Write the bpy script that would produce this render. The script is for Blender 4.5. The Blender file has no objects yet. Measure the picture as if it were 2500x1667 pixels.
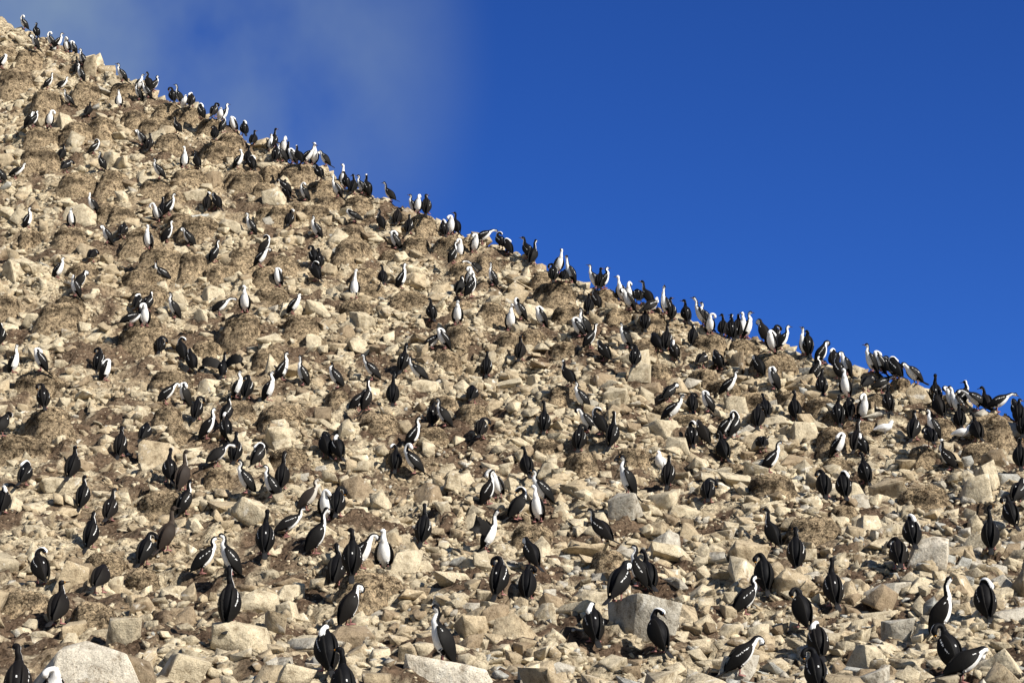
import bpy, bmesh, math, random
import numpy as np
from mathutils import Vector, Matrix, Euler, kdtree

random.seed(7)
RNG = np.random.default_rng(7)
C = bpy.context.scene.collection
D = bpy.data
SC = bpy.context.scene

# ------------------------------------------------------------------ camera
F_PX, W_PX, H_PX, PITCH = 4665.0, 2500.0, 1667.0, math.radians(12.0)
cam = D.cameras.new('camera')
cam.sensor_width = 36.0
cam.lens = 36.0 * F_PX / W_PX
cam.clip_start, cam.clip_end = 0.5, 4000
cam_o = D.objects.new('camera', cam)
cam_o.location = (0, 0, 0)
cam_o.rotation_euler = (math.pi / 2 + PITCH, 0, 0)
C.objects.link(cam_o)
SC.camera = cam_o

# ------------------------------------------------------------------ light
SUN_EL, SUN_A = math.radians(36), math.radians(52)      # SUN_A: degrees to the right of straight behind the camera
sun_dir = Vector((math.sin(SUN_A) * math.cos(SUN_EL), -math.cos(SUN_A) * math.cos(SUN_EL), math.sin(SUN_EL)))
sl = D.lights.new('sun', 'SUN')
sl.energy = 4.8
sl.angle = math.radians(0.5)
sl.color = (1.0, 0.95, 0.87)
so = D.objects.new('sun', sl)
so.rotation_euler = (-sun_dir).to_track_quat('-Z', 'Y').to_euler()
C.objects.link(so)

world = D.worlds.new('World')
SC.world = world
world.use_nodes = True
nt = world.node_tree
nt.nodes.clear()
def wn(t, **kw):
    n = nt.nodes.new(t)
    for k, v in kw.items():
        setattr(n, k, v)
    return n
out = wn('ShaderNodeOutputWorld')
bg = wn('ShaderNodeBackground')
bg.inputs['Strength'].default_value = 0.06
sky = wn('ShaderNodeTexSky', sky_type='NISHITA', sun_disc=False, sun_elevation=SUN_EL,
         sun_rotation=math.atan2(sun_dir.x, sun_dir.y), altitude=2500, air_density=1.0, dust_density=0.0, ozone_density=4.0)
hs = wn('ShaderNodeMix', data_type='RGBA', blend_type='MULTIPLY')       # a clear polar sky: deeper and bluer than the model's own
hs.inputs['B'].default_value = (0.25, 0.57, 1.26, 1)
# a thin high veil of cloud, laid out over the directions of the sky
tc = wn('ShaderNodeTexCoord')
mp = wn('ShaderNodeMapping')
mp.inputs['Scale'].default_value = (5.0, 5.0, 4.0)
nz = wn('ShaderNodeTexNoise')
nz.inputs['Scale'].default_value = 1.6
nz.inputs['Detail'].default_value = 5
nz.inputs['Roughness'].default_value = 0.52
veil_dir = Vector((math.sin(math.radians(-13.0)), math.cos(math.radians(-13.0)), math.tan(math.radians(20.0)))).normalized()
dp = wn('ShaderNodeVectorMath', operation='DOT_PRODUCT')
dp.inputs[1].default_value = veil_dir
mr = wn('ShaderNodeMapRange', interpolation_type='SMOOTHSTEP')
mr.inputs['From Min'].default_value = math.cos(math.radians(12.0))
mr.inputs['From Max'].default_value = 1.0
mu = wn('ShaderNodeMath', operation='MULTIPLY_ADD')
mu.inputs[1].default_value = 2.3
mu2 = wn('ShaderNodeMath', operation='MULTIPLY')
mix = wn('ShaderNodeMix', data_type='RGBA')
mix.inputs['B'].default_value = (2.3, 3.3, 5.0, 1)
L = nt.links.new
L(tc.outputs['Generated'], mp.inputs['Vector'])
L(mp.outputs['Vector'], nz.inputs['Vector'])
L(tc.outputs['Generated'], dp.inputs[0])
L(dp.outputs['Value'], mr.inputs['Value'])
L(nz.outputs['Fac'], mu.inputs[0]); mu.inputs[2].default_value = -0.62; mu.use_clamp = True
L(mu.outputs[0], mu2.inputs[0]); L(mr.outputs['Result'], mu2.inputs[1])
df = wn('ShaderNodeVectorMath', operation='DOT_PRODUCT')            # deepest well away from the sun
df.inputs[1].default_value = Vector((0.12, 0.93, 0.35)).normalized()
mf = wn('ShaderNodeMapRange', interpolation_type='SMOOTHSTEP')
mf.inputs['From Min'].default_value = 0.35
mf.inputs['From Max'].default_value = 0.88
L(tc.outputs['Generated'], df.inputs[0]); L(df.outputs['Value'], mf.inputs['Value']); L(mf.outputs['Result'], hs.inputs['Factor'])
L(sky.outputs['Color'], hs.inputs['A'])
L(hs.outputs['Result'], mix.inputs['A']); L(mu2.outputs[0], mix.inputs['Factor'])
L(mix.outputs['Result'], bg.inputs['Color'])
L(bg.outputs[0], out.inputs['Surface'])

vs = SC.view_settings
vs.view_transform = 'Standard'
vs.look = 'None'
vs.exposure = 0.62
vs.gamma = 1.0

# ------------------------------------------------------------------ helpers
def tag(o, label=None, cat=None, group=None, kind=None):
    if label: o['label'] = label
    if cat: o['category'] = cat
    if group: o['group'] = group
    if kind: o['kind'] = kind
    return o

def link(name, mesh, loc=(0, 0, 0), rot=(0, 0, 0), scale=(1, 1, 1)):
    o = D.objects.new(name, mesh)
    o.location = loc
    o.rotation_euler = rot
    o.scale = scale
    C.objects.link(o)
    return o

def mesh_from(name, verts, faces_flat, sizes, mat, smooth=True):
    """verts (n,3), faces_flat = all loop indices, sizes = loops per face."""
    m = D.meshes.new(name)
    m.vertices.add(len(verts))
    m.vertices.foreach_set('co', np.asarray(verts, np.float32).ravel())
    m.loops.add(len(faces_flat))
    m.loops.foreach_set('vertex_index', np.asarray(faces_flat, np.int32))
    m.polygons.add(len(sizes))
    starts = np.concatenate([[0], np.cumsum(sizes)[:-1]]).astype(np.int32)
    m.polygons.foreach_set('loop_start', starts)
    m.polygons.foreach_set('loop_total', np.asarray(sizes, np.int32))
    m.update(calc_edges=True)
    m.validate()
    if smooth:
        m.polygons.foreach_set('use_smooth', np.ones(len(m.polygons), bool))
    m.materials.append(mat)
    return m

def point_color(mesh, cols, name='tint'):
    a = mesh.color_attributes.new(name, 'FLOAT_COLOR', 'POINT')
    c = np.ones((len(mesh.vertices), 4), np.float32)
    c[:, :3] = cols
    a.data.foreach_set('color', c.ravel())

# gradient noise in numpy -------------------------------------------------
_perm = np.random.default_rng(11).permutation(512)
_perm = np.concatenate([_perm, _perm])
_ang = np.random.default_rng(12).random(512) * 2 * np.pi
_gx, _gy = np.cos(_ang), np.sin(_ang)
def noise2(x, y, seed=0):
    x = np.asarray(x, float) + seed * 17.37
    y = np.asarray(y, float) + seed * 9.71
    xi, yi = np.floor(x).astype(int), np.floor(y).astype(int)
    xf, yf = x - xi, y - yi
    def g(ix, iy, dx, dy):
        h = _perm[(_perm[ix & 511] + iy) & 511]
        return _gx[h] * dx + _gy[h] * dy
    u, v = xf ** 3 * (xf * (xf * 6 - 15) + 10), yf ** 3 * (yf * (yf * 6 - 15) + 10)
    a = g(xi, yi, xf, yf) * (1 - u) + g(xi + 1, yi, xf - 1, yf) * u
    b = g(xi, yi + 1, xf, yf - 1) * (1 - u) + g(xi + 1, yi + 1, xf - 1, yf - 1) * u
    return (a * (1 - v) + b * v) * 1.5
def fbm(x, y, oct=4, seed=0, gain=0.5):
    s, a, f = 0, 1.0, 1.0
    for k in range(oct):
        s = s + a * noise2(x * f, y * f, seed + k)
        a *= gain; f *= 2.03
    return s
def vnoise3(p, seed):
    """cheap smooth 3-D noise for displacing small meshes: sum of random plane waves"""
    r = np.random.default_rng(seed)
    s = np.zeros(len(p))
    for k in range(14):
        w = r.normal(size=3)
        w *= r.uniform(2.5, 9) / np.linalg.norm(w)
        s += np.sin(p @ w + r.uniform(0, 6.28)) / (1 + np.linalg.norm(w) * 0.35)
    return s / 4.0

def cells2(x, y, seed):
    """broken-rock relief: every cell of a jagged net is a tilted plate at its own height; returns height and the plate's number 0..1"""
    x, y = np.asarray(x, float), np.asarray(y, float)
    xi, yi = np.floor(x).astype(int), np.floor(y).astype(int)
    best = np.full(x.shape, 9e9); hz = np.zeros(x.shape); idn = np.zeros(x.shape)
    for dx in (-1, 0, 1):
        for dy in (-1, 0, 1):
            h = _perm[(_perm[(xi + dx + seed * 31) & 511] + yi + dy + seed * 7) & 511]
            jx, jy = _R[h, 0], _R[h, 1]
            px, py = xi + dx + jx, yi + dy + jy
            d = (x - px) ** 2 + (y - py) ** 2
            k = d < best
            best = np.where(k, d, best)
            hz = np.where(k, _R[h, 2] + (x - px) * (_R[h, 3] - .5) * 1.5 + (y - py) * (_R[h, 4] - .5) * 1.5, hz)
            idn = np.where(k, _R[h, 5], idn)
    return hz, idn
_R = np.random.default_rng(13).random((512, 6))

# ------------------------------------------------------------------ the hill's shape
def profile(y):
    t = np.minimum(np.asarray(y, float), 66.0) - 21.0
    z = 0.6 + 0.2 * t + 0.00833 * t * t
    lo = 0.6 + 0.2 * -9 + 0.00833 * 81 - (12 - np.asarray(y, float)) * 0.08
    return np.where(np.asarray(y) < 12, lo, z)
CP, SP = math.cos(PITCH), math.sin(PITCH)
def pix_dir(x, y):
    a, b = (x - W_PX / 2) / F_PX, (H_PX / 2 - y) / F_PX
    return np.array([a, CP - b * SP, SP + b * CP])
# the crest: where the ridge stands against the sky, found on the slope and kept as a curve in plan
SKYLINE = [(0, 40), (60, 78), (130, 115), (205, 138), (235, 150), (272, 178), (340, 202), (380, 230), (480, 262), (505, 288), (560, 306), (600, 345),
           (640, 355), (700, 393), (790, 405), (830, 445), (920, 487), (980, 505), (1045, 533), (1080, 552), (1150, 575), (1200, 602),
           (1270, 622), (1340, 668), (1410, 688), (1450, 706), (1530, 742), (1600, 752), (1680, 785), (1750, 815), (1830, 828), (1900, 842),
           (1960, 866), (2000, 886), (2080, 908), (2180, 928), (2220, 945), (2300, 965), (2400, 1008), (2470, 1020), (2500, 1034)]
def crest_from(sky_pts):
    cx, cy = [], []
    for px, py in sky_pts:
        d = pix_dir(px, py)
        t = np.arange(15, 90, 0.02)
        gap = d[2] * t - profile(d[1] * t)
        i = int(np.argmax(gap < 0)) if (gap < 0).any() else len(t) - 1
        cx.append(d[0] * t[i]); cy.append(d[1] * t[i])
    o = np.argsort(cx)
    return np.array(cx)[o], np.array(cy)[o]
_cx, _cy = crest_from(SKYLINE)
def crest_y(x):
    x = np.asarray(x, float)
    y = np.interp(x, _cx, _cy)
    y = np.where(x < _cx[0], _cy[0] + (_cx[0] - x) * 0.35, y)
    y = np.where(x > _cx[-1], _cy[-1] - (x - _cx[-1]) * 0.6, y)
    return y
def height(x, y):
    x, y = np.asarray(x, float), np.asarray(y, float)
    z = profile(y)
    z = z + 0.30 * fbm(x / 4.2, y / 4.2, 2, 3) * np.clip((y - 14) / 8, 0, 1)
    st = np.clip((y - 26) / 14, 0, 1)
    z = z + (0.16 * fbm(x / 1.25, y / 1.0, 3, 8) + 0.05 * fbm(x / 0.4, y / 0.4, 2, 15)) * (0.55 + 0.55 * st)
    # lumpy, trodden earth and bedrock: rounded humps with creases between them, most of it on the left
    left = np.clip(0.95 - (x + 2) / 10, 0.30, 1) * np.clip((y - 15) / 5, 0, 1)
    z = z + (0.20 * np.abs(noise2(x / 0.75 + 9, y / 0.62, 61)) + 0.10 * np.abs(noise2(x / 0.31 + 3, y / 0.27, 62)) + 0.045 * np.abs(noise2(x / 0.15, y / 0.14, 63))) * left * 0.8
    wx, wy = x + 0.12 * noise2(x / 0.5, y / 0.5, 81), y + 0.12 * noise2(x / 0.5, y / 0.5, 82)
    z = z + 0.13 * (cells2(wx / 0.62, wy / 0.50, 1)[0] - .5) + 0.06 * (cells2(wx / 0.27, wy / 0.24, 2)[0] - .5)
    e = np.clip(y - crest_y(x), 0, None)
    z = z - 1.35 * e * e / (e + 0.8)
    return np.maximum(z, -3.0)

# the rounded, rough crest stands a little higher than the curve it follows: bring the curve nearer until the ridge stands where it should
_pts = list(SKYLINE)
for _it in range(4):
    new = []
    for (px, py), (qx, qy) in zip(SKYLINE, _pts):
        a = (px - W_PX / 2) / F_PX
        yy = np.arange(20, 72, 0.05)
        zz = profile(yy)
        for _k in range(2):
            xx = a * (yy * CP + zz * SP)
            zz = height(xx, yy)
        dep = yy * CP + zz * SP
        top = float((H_PX / 2 - F_PX * (zz * CP - yy * SP) / dep).min())
        new.append((qx, qy + 0.8 * (py - top)))
    _pts = new
    _cx, _cy = crest_from(_pts)

def axis(lo, a, b, hi, step):
    fine = np.arange(a, b, step)
    def tail(n, sgn, start, end):
        r, v, s = [], start, step * 2
        while sgn * (end - v) > 0:
            v += sgn * s; s *= 1.25; r.append(v)
        return r
    return np.concatenate([np.array(tail(0, -1, a, lo))[::-1], fine, np.array(tail(0, 1, b, hi))])
GX = axis(-260, -19.5, 19.5, 260, 0.065)
GY = axis(-160, 16.0, 67.0, 320, 0.065)
XX, YY = np.meshgrid(GX, GY)
ZZ = height(XX, YY)
def h_at(x, y):
    """bilinear height of the sheet"""
    x, y = np.atleast_1d(np.asarray(x, float)), np.atleast_1d(np.asarray(y, float))
    i = np.clip(np.searchsorted(GX, x) - 1, 0, len(GX) - 2)
    j = np.clip(np.searchsorted(GY, y) - 1, 0, len(GY) - 2)
    u = (x - GX[i]) / (GX[i + 1] - GX[i]); v = (y - GY[j]) / (GY[j + 1] - GY[j])
    return (ZZ[j, i] * (1 - u) * (1 - v) + ZZ[j, i + 1] * u * (1 - v) + ZZ[j + 1, i] * (1 - u) * v + ZZ[j + 1, i + 1] * u * v)
NESTS = []                                   # (x, y, z_top, radius)
def surface(x, y, lift, nests=True):
    z = h_at(x, y) + lift
    if nests:
        for nx, ny, nzt, r in NESTS:
            d = np.hypot(x - nx, y - ny)
            k = d < r * 1.02
            if k.any():
                z = np.where(k, np.maximum(z, nzt - 0.10 * r * (d / r) ** 2), z)
    return z
def drop(px, py, lift=0.0, nests=True):
    """the point of the slope seen at a place in the photograph"""
    d = pix_dir(px, py)
    t = np.arange(16, 72, 0.02)
    x, y, z = d[0] * t, d[1] * t, d[2] * t
    gap = z - surface(x, y, lift, nests)
    if (gap < 0).any():
        i = int(np.argmax(gap < 0))
    else:
        w = np.where((t > 30), gap, 9e9)
        i = int(np.argmin(w))
    return float(x[i]), float(y[i]), float(surface(x[i:i + 1], y[i:i + 1], lift, nests)[0])
def ppm(x, y, z):
    return F_PX / (y * CP + z * SP)
def to_pix(x, y, z):
    dep = y * CP + z * SP
    return W_PX / 2 + F_PX * x / dep, H_PX / 2 - F_PX * (z * CP - y * SP) / dep

# how stony a place is (0 soil .. 1 all rock)
def stony(x, y):
    n = fbm(np.asarray(x) / 2.3 + 40, np.asarray(y) / 2.3, 3, 21)
    fine = fbm(np.asarray(x) / 0.8 + 7, np.asarray(y) / 0.8, 2, 31)
    base = 0.66 + 0.28 * np.clip((np.asarray(x) + 0.5) / 5, -1, 1) + 0.10 * np.clip((np.asarray(y) - 36) / 12, -1, 1) * np.clip(-np.asarray(x) / 5, 0, 1)
    ch = np.clip((0.22 - np.abs(fbm(np.asarray(x) / 2.6 + 11, np.asarray(y) / 3.6, 2, 71))) / 0.18, 0, 1)      # runnels of bare soil
    return np.clip(base + 0.55 * n + 0.34 * fine - 0.50 * ch, 0, 1)

# ------------------------------------------------------------------ materials
def new_mat(name):
    m = D.materials.new(name)
    m.use_nodes = True
    t = m.node_tree
    b = t.nodes['Principled BSDF']
    return m, t, b
def N(t, kind, **kw):
    n = t.nodes.new(kind)
    ins = kw.pop('ins', {})
    for k, v in kw.items():
        setattr(n, k, v)
    for k, v in ins.items():
        n.inputs[k].default_value = v
    return n
def ramp(t, stops):
    r = t.nodes.new('ShaderNodeValToRGB')
    e = r.color_ramp.elements
    while len(e) < len(stops):
        e.new(0.5)
    for k, (p, c) in enumerate(stops):
        e[k].position = p
        e[k].color = (*c, 1)
    return r
def mixc(t, a, b, f, mode='MIX'):
    n = t.nodes.new('ShaderNodeMix')
    n.data_type = 'RGBA'
    n.blend_type = mode
    for s, v in (('A', a), ('B', b), ('Factor', f)):
        if isinstance(v, (int, float)):
            n.inputs[s].default_value = v
        elif isinstance(v, tuple):
            n.inputs[s].default_value = (*v, 1)
        else:
            t.links.new(v, n.inputs[s])
    return n.outputs['Result']

def make_rock_mat():
    m, t, b = new_mat('pale_weathered_rock')
    geo = N(t, 'ShaderNodeNewGeometry')
    pos = geo.outputs['Position']
    tint = N(t, 'ShaderNodeVertexColor', layer_name='tint')
    n1 = N(t, 'ShaderNodeTexNoise', ins={'Scale': 7.0, 'Detail': 7.0, 'Roughness': 0.66})
    n2 = N(t, 'ShaderNodeTexNoise', ins={'Scale': 26.0, 'Detail': 5.0, 'Roughness': 0.7})
    n3 = N(t, 'ShaderNodeTexNoise', ins={'Scale': 2.3, 'Detail': 4.0, 'Roughness': 0.55})
    n4 = N(t, 'ShaderNodeTexNoise', ins={'Scale': 70.0, 'Detail': 3.0, 'Roughness': 0.6})
    for n in (n1, n2, n3, n4):
        t.links.new(pos, n.inputs['Vector'])
    r1 = ramp(t, [(0.32, (0.42, 0.37, 0.31)), (0.46, (0.92, 0.90, 0.86)), (0.66, (1.25, 1.23, 1.18))])
    t.links.new(n1.outputs['Fac'], r1.inputs[0])
    c = mixc(t, tint.outputs['Color'], r1.outputs[0], 1.0, 'MULTIPLY')
    # brown dirt caught on the faces
    r3 = ramp(t, [(0.50, (0, 0, 0)), (0.66, (1, 1, 1))])
    t.links.new(n3.outputs['Fac'], r3.inputs[0])
    r2 = ramp(t, [(0.42, (0, 0, 0)), (0.62, (1, 1, 1))])
    t.links.new(n2.outputs['Fac'], r2.inputs[0])
    dirt = N(t, 'ShaderNodeMath', operation='MULTIPLY')
    t.links.new(r3.outputs[0], dirt.inputs[0]); t.links.new(r2.outputs[0], dirt.inputs[1])
    d2 = N(t, 'ShaderNodeMath', operation='MULTIPLY', ins={1: 0.5})
    t.links.new(dirt.outputs[0], d2.inputs[0])
    c = mixc(t, c, (0.21, 0.15, 0.09), d2.outputs[0])
    # dark grains
    r4 = ramp(t, [(0.34, (0.30, 0.25, 0.20)), (0.44, (1, 1, 1))])
    t.links.new(n4.outputs['Fac'], r4.inputs[0])
    c = mixc(t, c, r4.outputs[0], 0.8, 'MULTIPLY')
    # splashes of droppings
    n5 = N(t, 'ShaderNodeTexNoise', ins={'Scale': 3.4, 'Detail': 6.0, 'Roughness': 0.68, 'Distortion': 0.8})
    t.links.new(pos, n5.inputs['Vector'])
    r5 = ramp(t, [(0.60, (0, 0, 0)), (0.68, (.75, .75, .75))])
    t.links.new(n5.outputs['Fac'], r5.inputs[0])
    c = mixc(t, c, (0.70, 0.66, 0.57), r5.outputs[0])
    t.links.new(c, b.inputs['Base Color'])
    b.inputs['Roughness'].default_value = 0.92
    b.inputs['Specular IOR Level'].default_value = 0.2
    bp = N(t, 'ShaderNodeBump', ins={'Strength': 0.75, 'Distance': 0.05})
    t.links.new(n1.outputs['Fac'], bp.inputs['Height'])
    bp2 = N(t, 'ShaderNodeBump', ins={'Strength': 0.7, 'Distance': 0.02})
    t.links.new(n2.outputs['Fac'], bp2.inputs['Height'])
    t.links.new(bp.outputs[0], bp2.inputs['Normal'])
    t.links.new(bp2.outputs[0], b.inputs['Normal'])
    return m

def make_ground_mat():
    m, t, b = new_mat('stony_soil')
    geo = N(t, 'ShaderNodeNewGeometry')
    pos = geo.outputs['Position']
    soil = N(t, 'ShaderNodeVertexColor', layer_name='tint')
    n1 = N(t, 'ShaderNodeTexNoise', ins={'Scale': 5.5, 'Detail': 8.0, 'Roughness': 0.65})
    n2 = N(t, 'ShaderNodeTexNoise', ins={'Scale': 15.0, 'Detail': 7.0, 'Roughness': 0.72, 'Distortion': 0.6})
    vo = N(t, 'ShaderNodeTexVoronoi', ins={'Scale': 17.0, 'Randomness': 1.0})
    for n in (n1, n2, vo):
        t.links.new(pos, n.inputs['Vector'])
    r1 = ramp(t, [(0.34, (0.45, 0.40, 0.35)), (0.48, (1, 1, 1)), (0.66, (1.35, 1.33, 1.28))])
    t.links.new(n1.outputs['Fac'], r1.inputs[0])
    r2 = ramp(t, [(0.37, (0.20, 0.17, 0.14)), (0.47, (0.86, 0.85, 0.83)), (0.62, (1.45, 1.43, 1.38))])
    t.links.new(n2.outputs['Fac'], r2.inputs[0])
    c = mixc(t, soil.outputs['Color'], r1.outputs[0], 1.0, 'MULTIPLY')
    c = mixc(t, c, r2.outputs[0], 1.0, 'MULTIPLY')
    # pale grit: small stones of the cells
    sel = ramp(t, [(0.16, (1, 1, 1)), (0.30, (0, 0, 0))])
    t.links.new(vo.outputs['Distance'], sel.inputs[0])
    hsv = N(t, 'ShaderNodeSeparateColor')
    t.links.new(vo.outputs['Color'], hsv.inputs[0])
    th = N(t, 'ShaderNodeMath', operation='GREATER_THAN', ins={1: 0.62})
    t.links.new(hsv.outputs[0], th.inputs[0])
    g = N(t, 'ShaderNodeMath', operation='MULTIPLY')
    t.links.new(sel.outputs[0], g.inputs[0]); t.links.new(th.outputs[0], g.inputs[1])
    c = mixc(t, c, (0.42, 0.34, 0.23), g.outputs[0])
    t.links.new(c, b.inputs['Base Color'])
    b.inputs['Roughness'].default_value = 0.97
    b.inputs['Specular IOR Level'].default_value = 0.1
    bp = N(t, 'ShaderNodeBump', ins={'Strength': 0.9, 'Distance': 0.12})
    t.links.new(n1.outputs['Fac'], bp.inputs['Height'])
    bp2 = N(t, 'ShaderNodeBump', ins={'Strength': 0.9, 'Distance': 0.05})
    t.links.new(n2.outputs['Fac'], bp2.inputs['Height'])
    t.links.new(bp.outputs[0], bp2.inputs['Normal'])
    t.links.new(bp2.outputs[0], b.inputs['Normal'])
    return m

def make_nest_mat():
    m, t, b = new_mat('matted_nest_material')
    geo = N(t, 'ShaderNodeNewGeometry')
    pos = geo.outputs['Position']
    tint = N(t, 'ShaderNodeVertexColor', layer_name='tint')
    n1 = N(t, 'ShaderNodeTexNoise', ins={'Scale': 8.0, 'Detail': 7.0, 'Roughness': 0.7})
    n2 = N(t, 'ShaderNodeTexNoise', ins={'Scale': 17.0, 'Detail': 7.0, 'Roughness': 0.74, 'Distortion': 1.4})
    for n in (n1, n2):
        t.links.new(pos, n.inputs['Vector'])
    r1 = ramp(t, [(0.37, (0.22, 0.18, 0.15)), (0.48, (0.95, 0.93, 0.9)), (0.64, (1.45, 1.42, 1.34))])
    t.links.new(n1.outputs['Fac'], r1.inputs[0])
    r2 = ramp(t, [(0.39, (0.10, 0.085, 0.07)), (0.475, (0.72, 0.71, 0.68)), (0.60, (1.65, 1.6, 1.5))])
    t.links.new(n2.outputs['Fac'], r2.inputs[0])
    c = mixc(t, tint.outputs['Color'], r1.outputs[0], 1.0, 'MULTIPLY')
    c = mixc(t, c, r2.outputs[0], 1.0, 'MULTIPLY')
    t.links.new(c, b.inputs['Base Color'])
    b.inputs['Roughness'].default_value = 0.97
    b.inputs['Specular IOR Level'].default_value = 0.1
    bp = N(t, 'ShaderNodeBump', ins={'Strength': 1.0, 'Distance': 0.06})
    t.links.new(n2.outputs['Fac'], bp.inputs['Height'])
    t.links.new(bp.outputs[0], b.inputs['Normal'])
    return m

def make_bird_mat(name, rough):
    m, t, b = new_mat(name)
    tint = N(t, 'ShaderNodeVertexColor', layer_name='tint')
    tcn = N(t, 'ShaderNodeTexCoord')
    mpn = N(t, 'ShaderNodeMapping', ins={'Scale': (60, 60, 22)})
    nn = N(t, 'ShaderNodeTexNoise', ins={'Scale': 1.0, 'Detail': 4.0, 'Roughness': 0.6})
    t.links.new(tcn.outputs['Object'], mpn.inputs['Vector'])
    t.links.new(mpn.outputs['Vector'], nn.inputs['Vector'])
    r = ramp(t, [(0.3, (0.72, 0.70, 0.68)), (0.6, (1.0, 1.0, 1.0)), (0.72, (1.5, 1.42, 1.34))])
    t.links.new(nn.outputs['Fac'], r.inputs[0])
    cc = mixc(t, tint.outputs['Color'], r.outputs[0], 0.55, 'MULTIPLY')
    oi = N(t, 'ShaderNodeObjectInfo')
    k = N(t, 'ShaderNodeMath', operation='MULTIPLY', ins={1: 0.028})
    pw = N(t, 'ShaderNodeMath', operation='POWER', ins={1: 4.0})
    t.links.new(oi.outputs['Random'], pw.inputs[0])
    t.links.new(pw.outputs[0], k.inputs[0])
    cc2 = mixc(t, cc, (0.20, 0.145, 0.10), k.outputs[0], 'MIX')
    t.links.new(cc2, b.inputs['Base Color'])
    b.inputs['Roughness'].default_value = rough
    b.inputs['Specular IOR Level'].default_value = 0.09
    bp = N(t, 'ShaderNodeBump', ins={'Strength': 0.4, 'Distance': 0.006})
    t.links.new(nn.outputs['Fac'], bp.inputs['Height'])
    t.links.new(bp.outputs[0], b.inputs['Normal'])
    return m

ROCK, GROUND, NEST = make_rock_mat(), make_ground_mat(), make_nest_mat()
PLUMAGE = make_bird_mat('plumage', 0.6)

# ------------------------------------------------------------------ the hillside sheet
def build_hill():
    ny, nx = XX.shape
    v = np.stack([XX, YY, ZZ], -1).reshape(-1, 3)
    idx = np.arange(ny * nx).reshape(ny, nx)
    q = np.stack([idx[:-1, :-1], idx[:-1, 1:], idx[1:, 1:], idx[1:, :-1]], -1).reshape(-1)
    m = mesh_from('hillside', v, q, np.full((ny - 1) * (nx - 1), 4), GROUND, smooth=False)
    s = stony(XX, YY).reshape(-1)
    a = np.clip(fbm(XX / 1.7 + 3, YY / 1.7, 3, 44).reshape(-1) * 0.9 + 0.45 - 0.35 * np.clip((v[:, 0] - 0) / 8, -1, 1) + 0.25 * np.clip((v[:, 1] - 34) / 12, -1, 1), 0, 1)[:, None]
    ch = np.clip((0.26 - np.abs(fbm(XX / 2.6 + 11, YY / 3.6, 2, 71))) / 0.18, 0, 1).reshape(-1)[:, None]
    a = np.clip(a - .12, 0, 1) * (1 - .9 * ch)
    tan, brown = np.array([0.36, 0.285, 0.19]), np.array([0.115, 0.078, 0.053])
    wx, wy = XX + 0.12 * noise2(XX / 0.5, YY / 0.5, 81), YY + 0.12 * noise2(XX / 0.5, YY / 0.5, 82)
    i1, i2 = cells2(wx / 0.62, wy / 0.50, 1)[1].reshape(-1)[:, None], cells2(wx / 0.27, wy / 0.24, 2)[1].reshape(-1)[:, None]
    rocky = np.clip((.55 * i1 + .45 * i2 - .50 - .34 * ch + .18 * s[:, None]) / .08, 0, 1)      # plates of bare rock showing through the earth
    earth = brown * (1 - a) + tan * a
    point_color(m, earth * (1 - rocky) + np.array((0.46, 0.39, 0.275)) * (.8 + .4 * i2) * rocky)
    tag(link('hillside', m), kind='structure')
build_hill()

# ------------------------------------------------------------------ rocks
CREAM, BUFF, TAN, GREY, BLUE, PALE = (0.52, 0.45, 0.325), (0.44, 0.36, 0.245), (0.29, 0.225, 0.15), (0.43, 0.40, 0.34), (0.37, 0.37, 0.345), (0.60, 0.55, 0.46)
TINTS = {'cream': CREAM, 'buff': BUFF, 'brown': TAN, 'grey': GREY, 'blue-grey': BLUE, 'pale': PALE}
def rock_template(seed, n, detail, flat=1.0, wedge=False):
    """an angular stone inside the unit cube: hull of a few points, worn edges, chipped faces"""
    r = np.random.default_rng(seed)
    p = np.array([[a, b, c] for a in (-1, 1) for b in (-1, 1) for c in (-1, 1)], float)
    p += r.uniform(-.42, .42, size=(8, 3))
    p = p[r.random(8) > .12]
    ex = r.normal(size=(n - 7, 3)); ex /= np.linalg.norm(ex, axis=1)[:, None]
    p = np.concatenate([p * .80, ex * r.uniform(.9, 1.1, size=(len(ex), 1))])
    sh = r.uniform(-.35, .35, 3)
    p[:, 0] += sh[0] * p[:, 2]; p[:, 1] += sh[1] * p[:, 2]; p[:, 0] += sh[2] * p[:, 1]
    if wedge:
        p[:, :2] *= (1.0 - 0.42 * (p[:, 2:3] + 1) / 2 * r.uniform(0.6, 1.3))
    p[:, 2] *= flat
    bm = bmesh.new()
    for q in p:
        bm.verts.new(q)
    res = bmesh.ops.convex_hull(bm, input=bm.verts)
    junk = [e for e in res['geom_interior'] if isinstance(e, bmesh.types.BMVert)]
    bmesh.ops.delete(bm, geom=junk, context='VERTS')
    bmesh.ops.dissolve_limit(bm, angle_limit=math.radians(9), verts=bm.verts, edges=bm.edges)
    if detail:
        bmesh.ops.bevel(bm, geom=bm.edges[:], offset=0.022, segments=1, affect='EDGES', profile=0.6)
        bmesh.ops.triangulate(bm, faces=bm.faces)
        bmesh.ops.subdivide_edges(bm, edges=[e for e in bm.edges if e.calc_length() > 0.4], cuts=1 if detail == 1 else 3, use_grid_fill=True)
        bmesh.ops.triangulate(bm, faces=bm.faces)
    else:
        bmesh.ops.triangulate(bm, faces=bm.faces)
    bm.verts.index_update()
    v = np.array([x.co[:] for x in bm.verts])
    f = np.array([[x.index for x in fc.verts] for fc in bm.faces])
    bm.free()
    if detail:
        v = v + v * (vnoise3(v * 1.6, seed)[:, None] * 0.035 + vnoise3(v * 5.0, seed + 1)[:, None] * 0.03)
    return v, f
BIG = [rock_template(100 + k, [11, 14, 17, 20][k % 4], 2, 1.0, k % 3 == 0) for k in range(22)]
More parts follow.
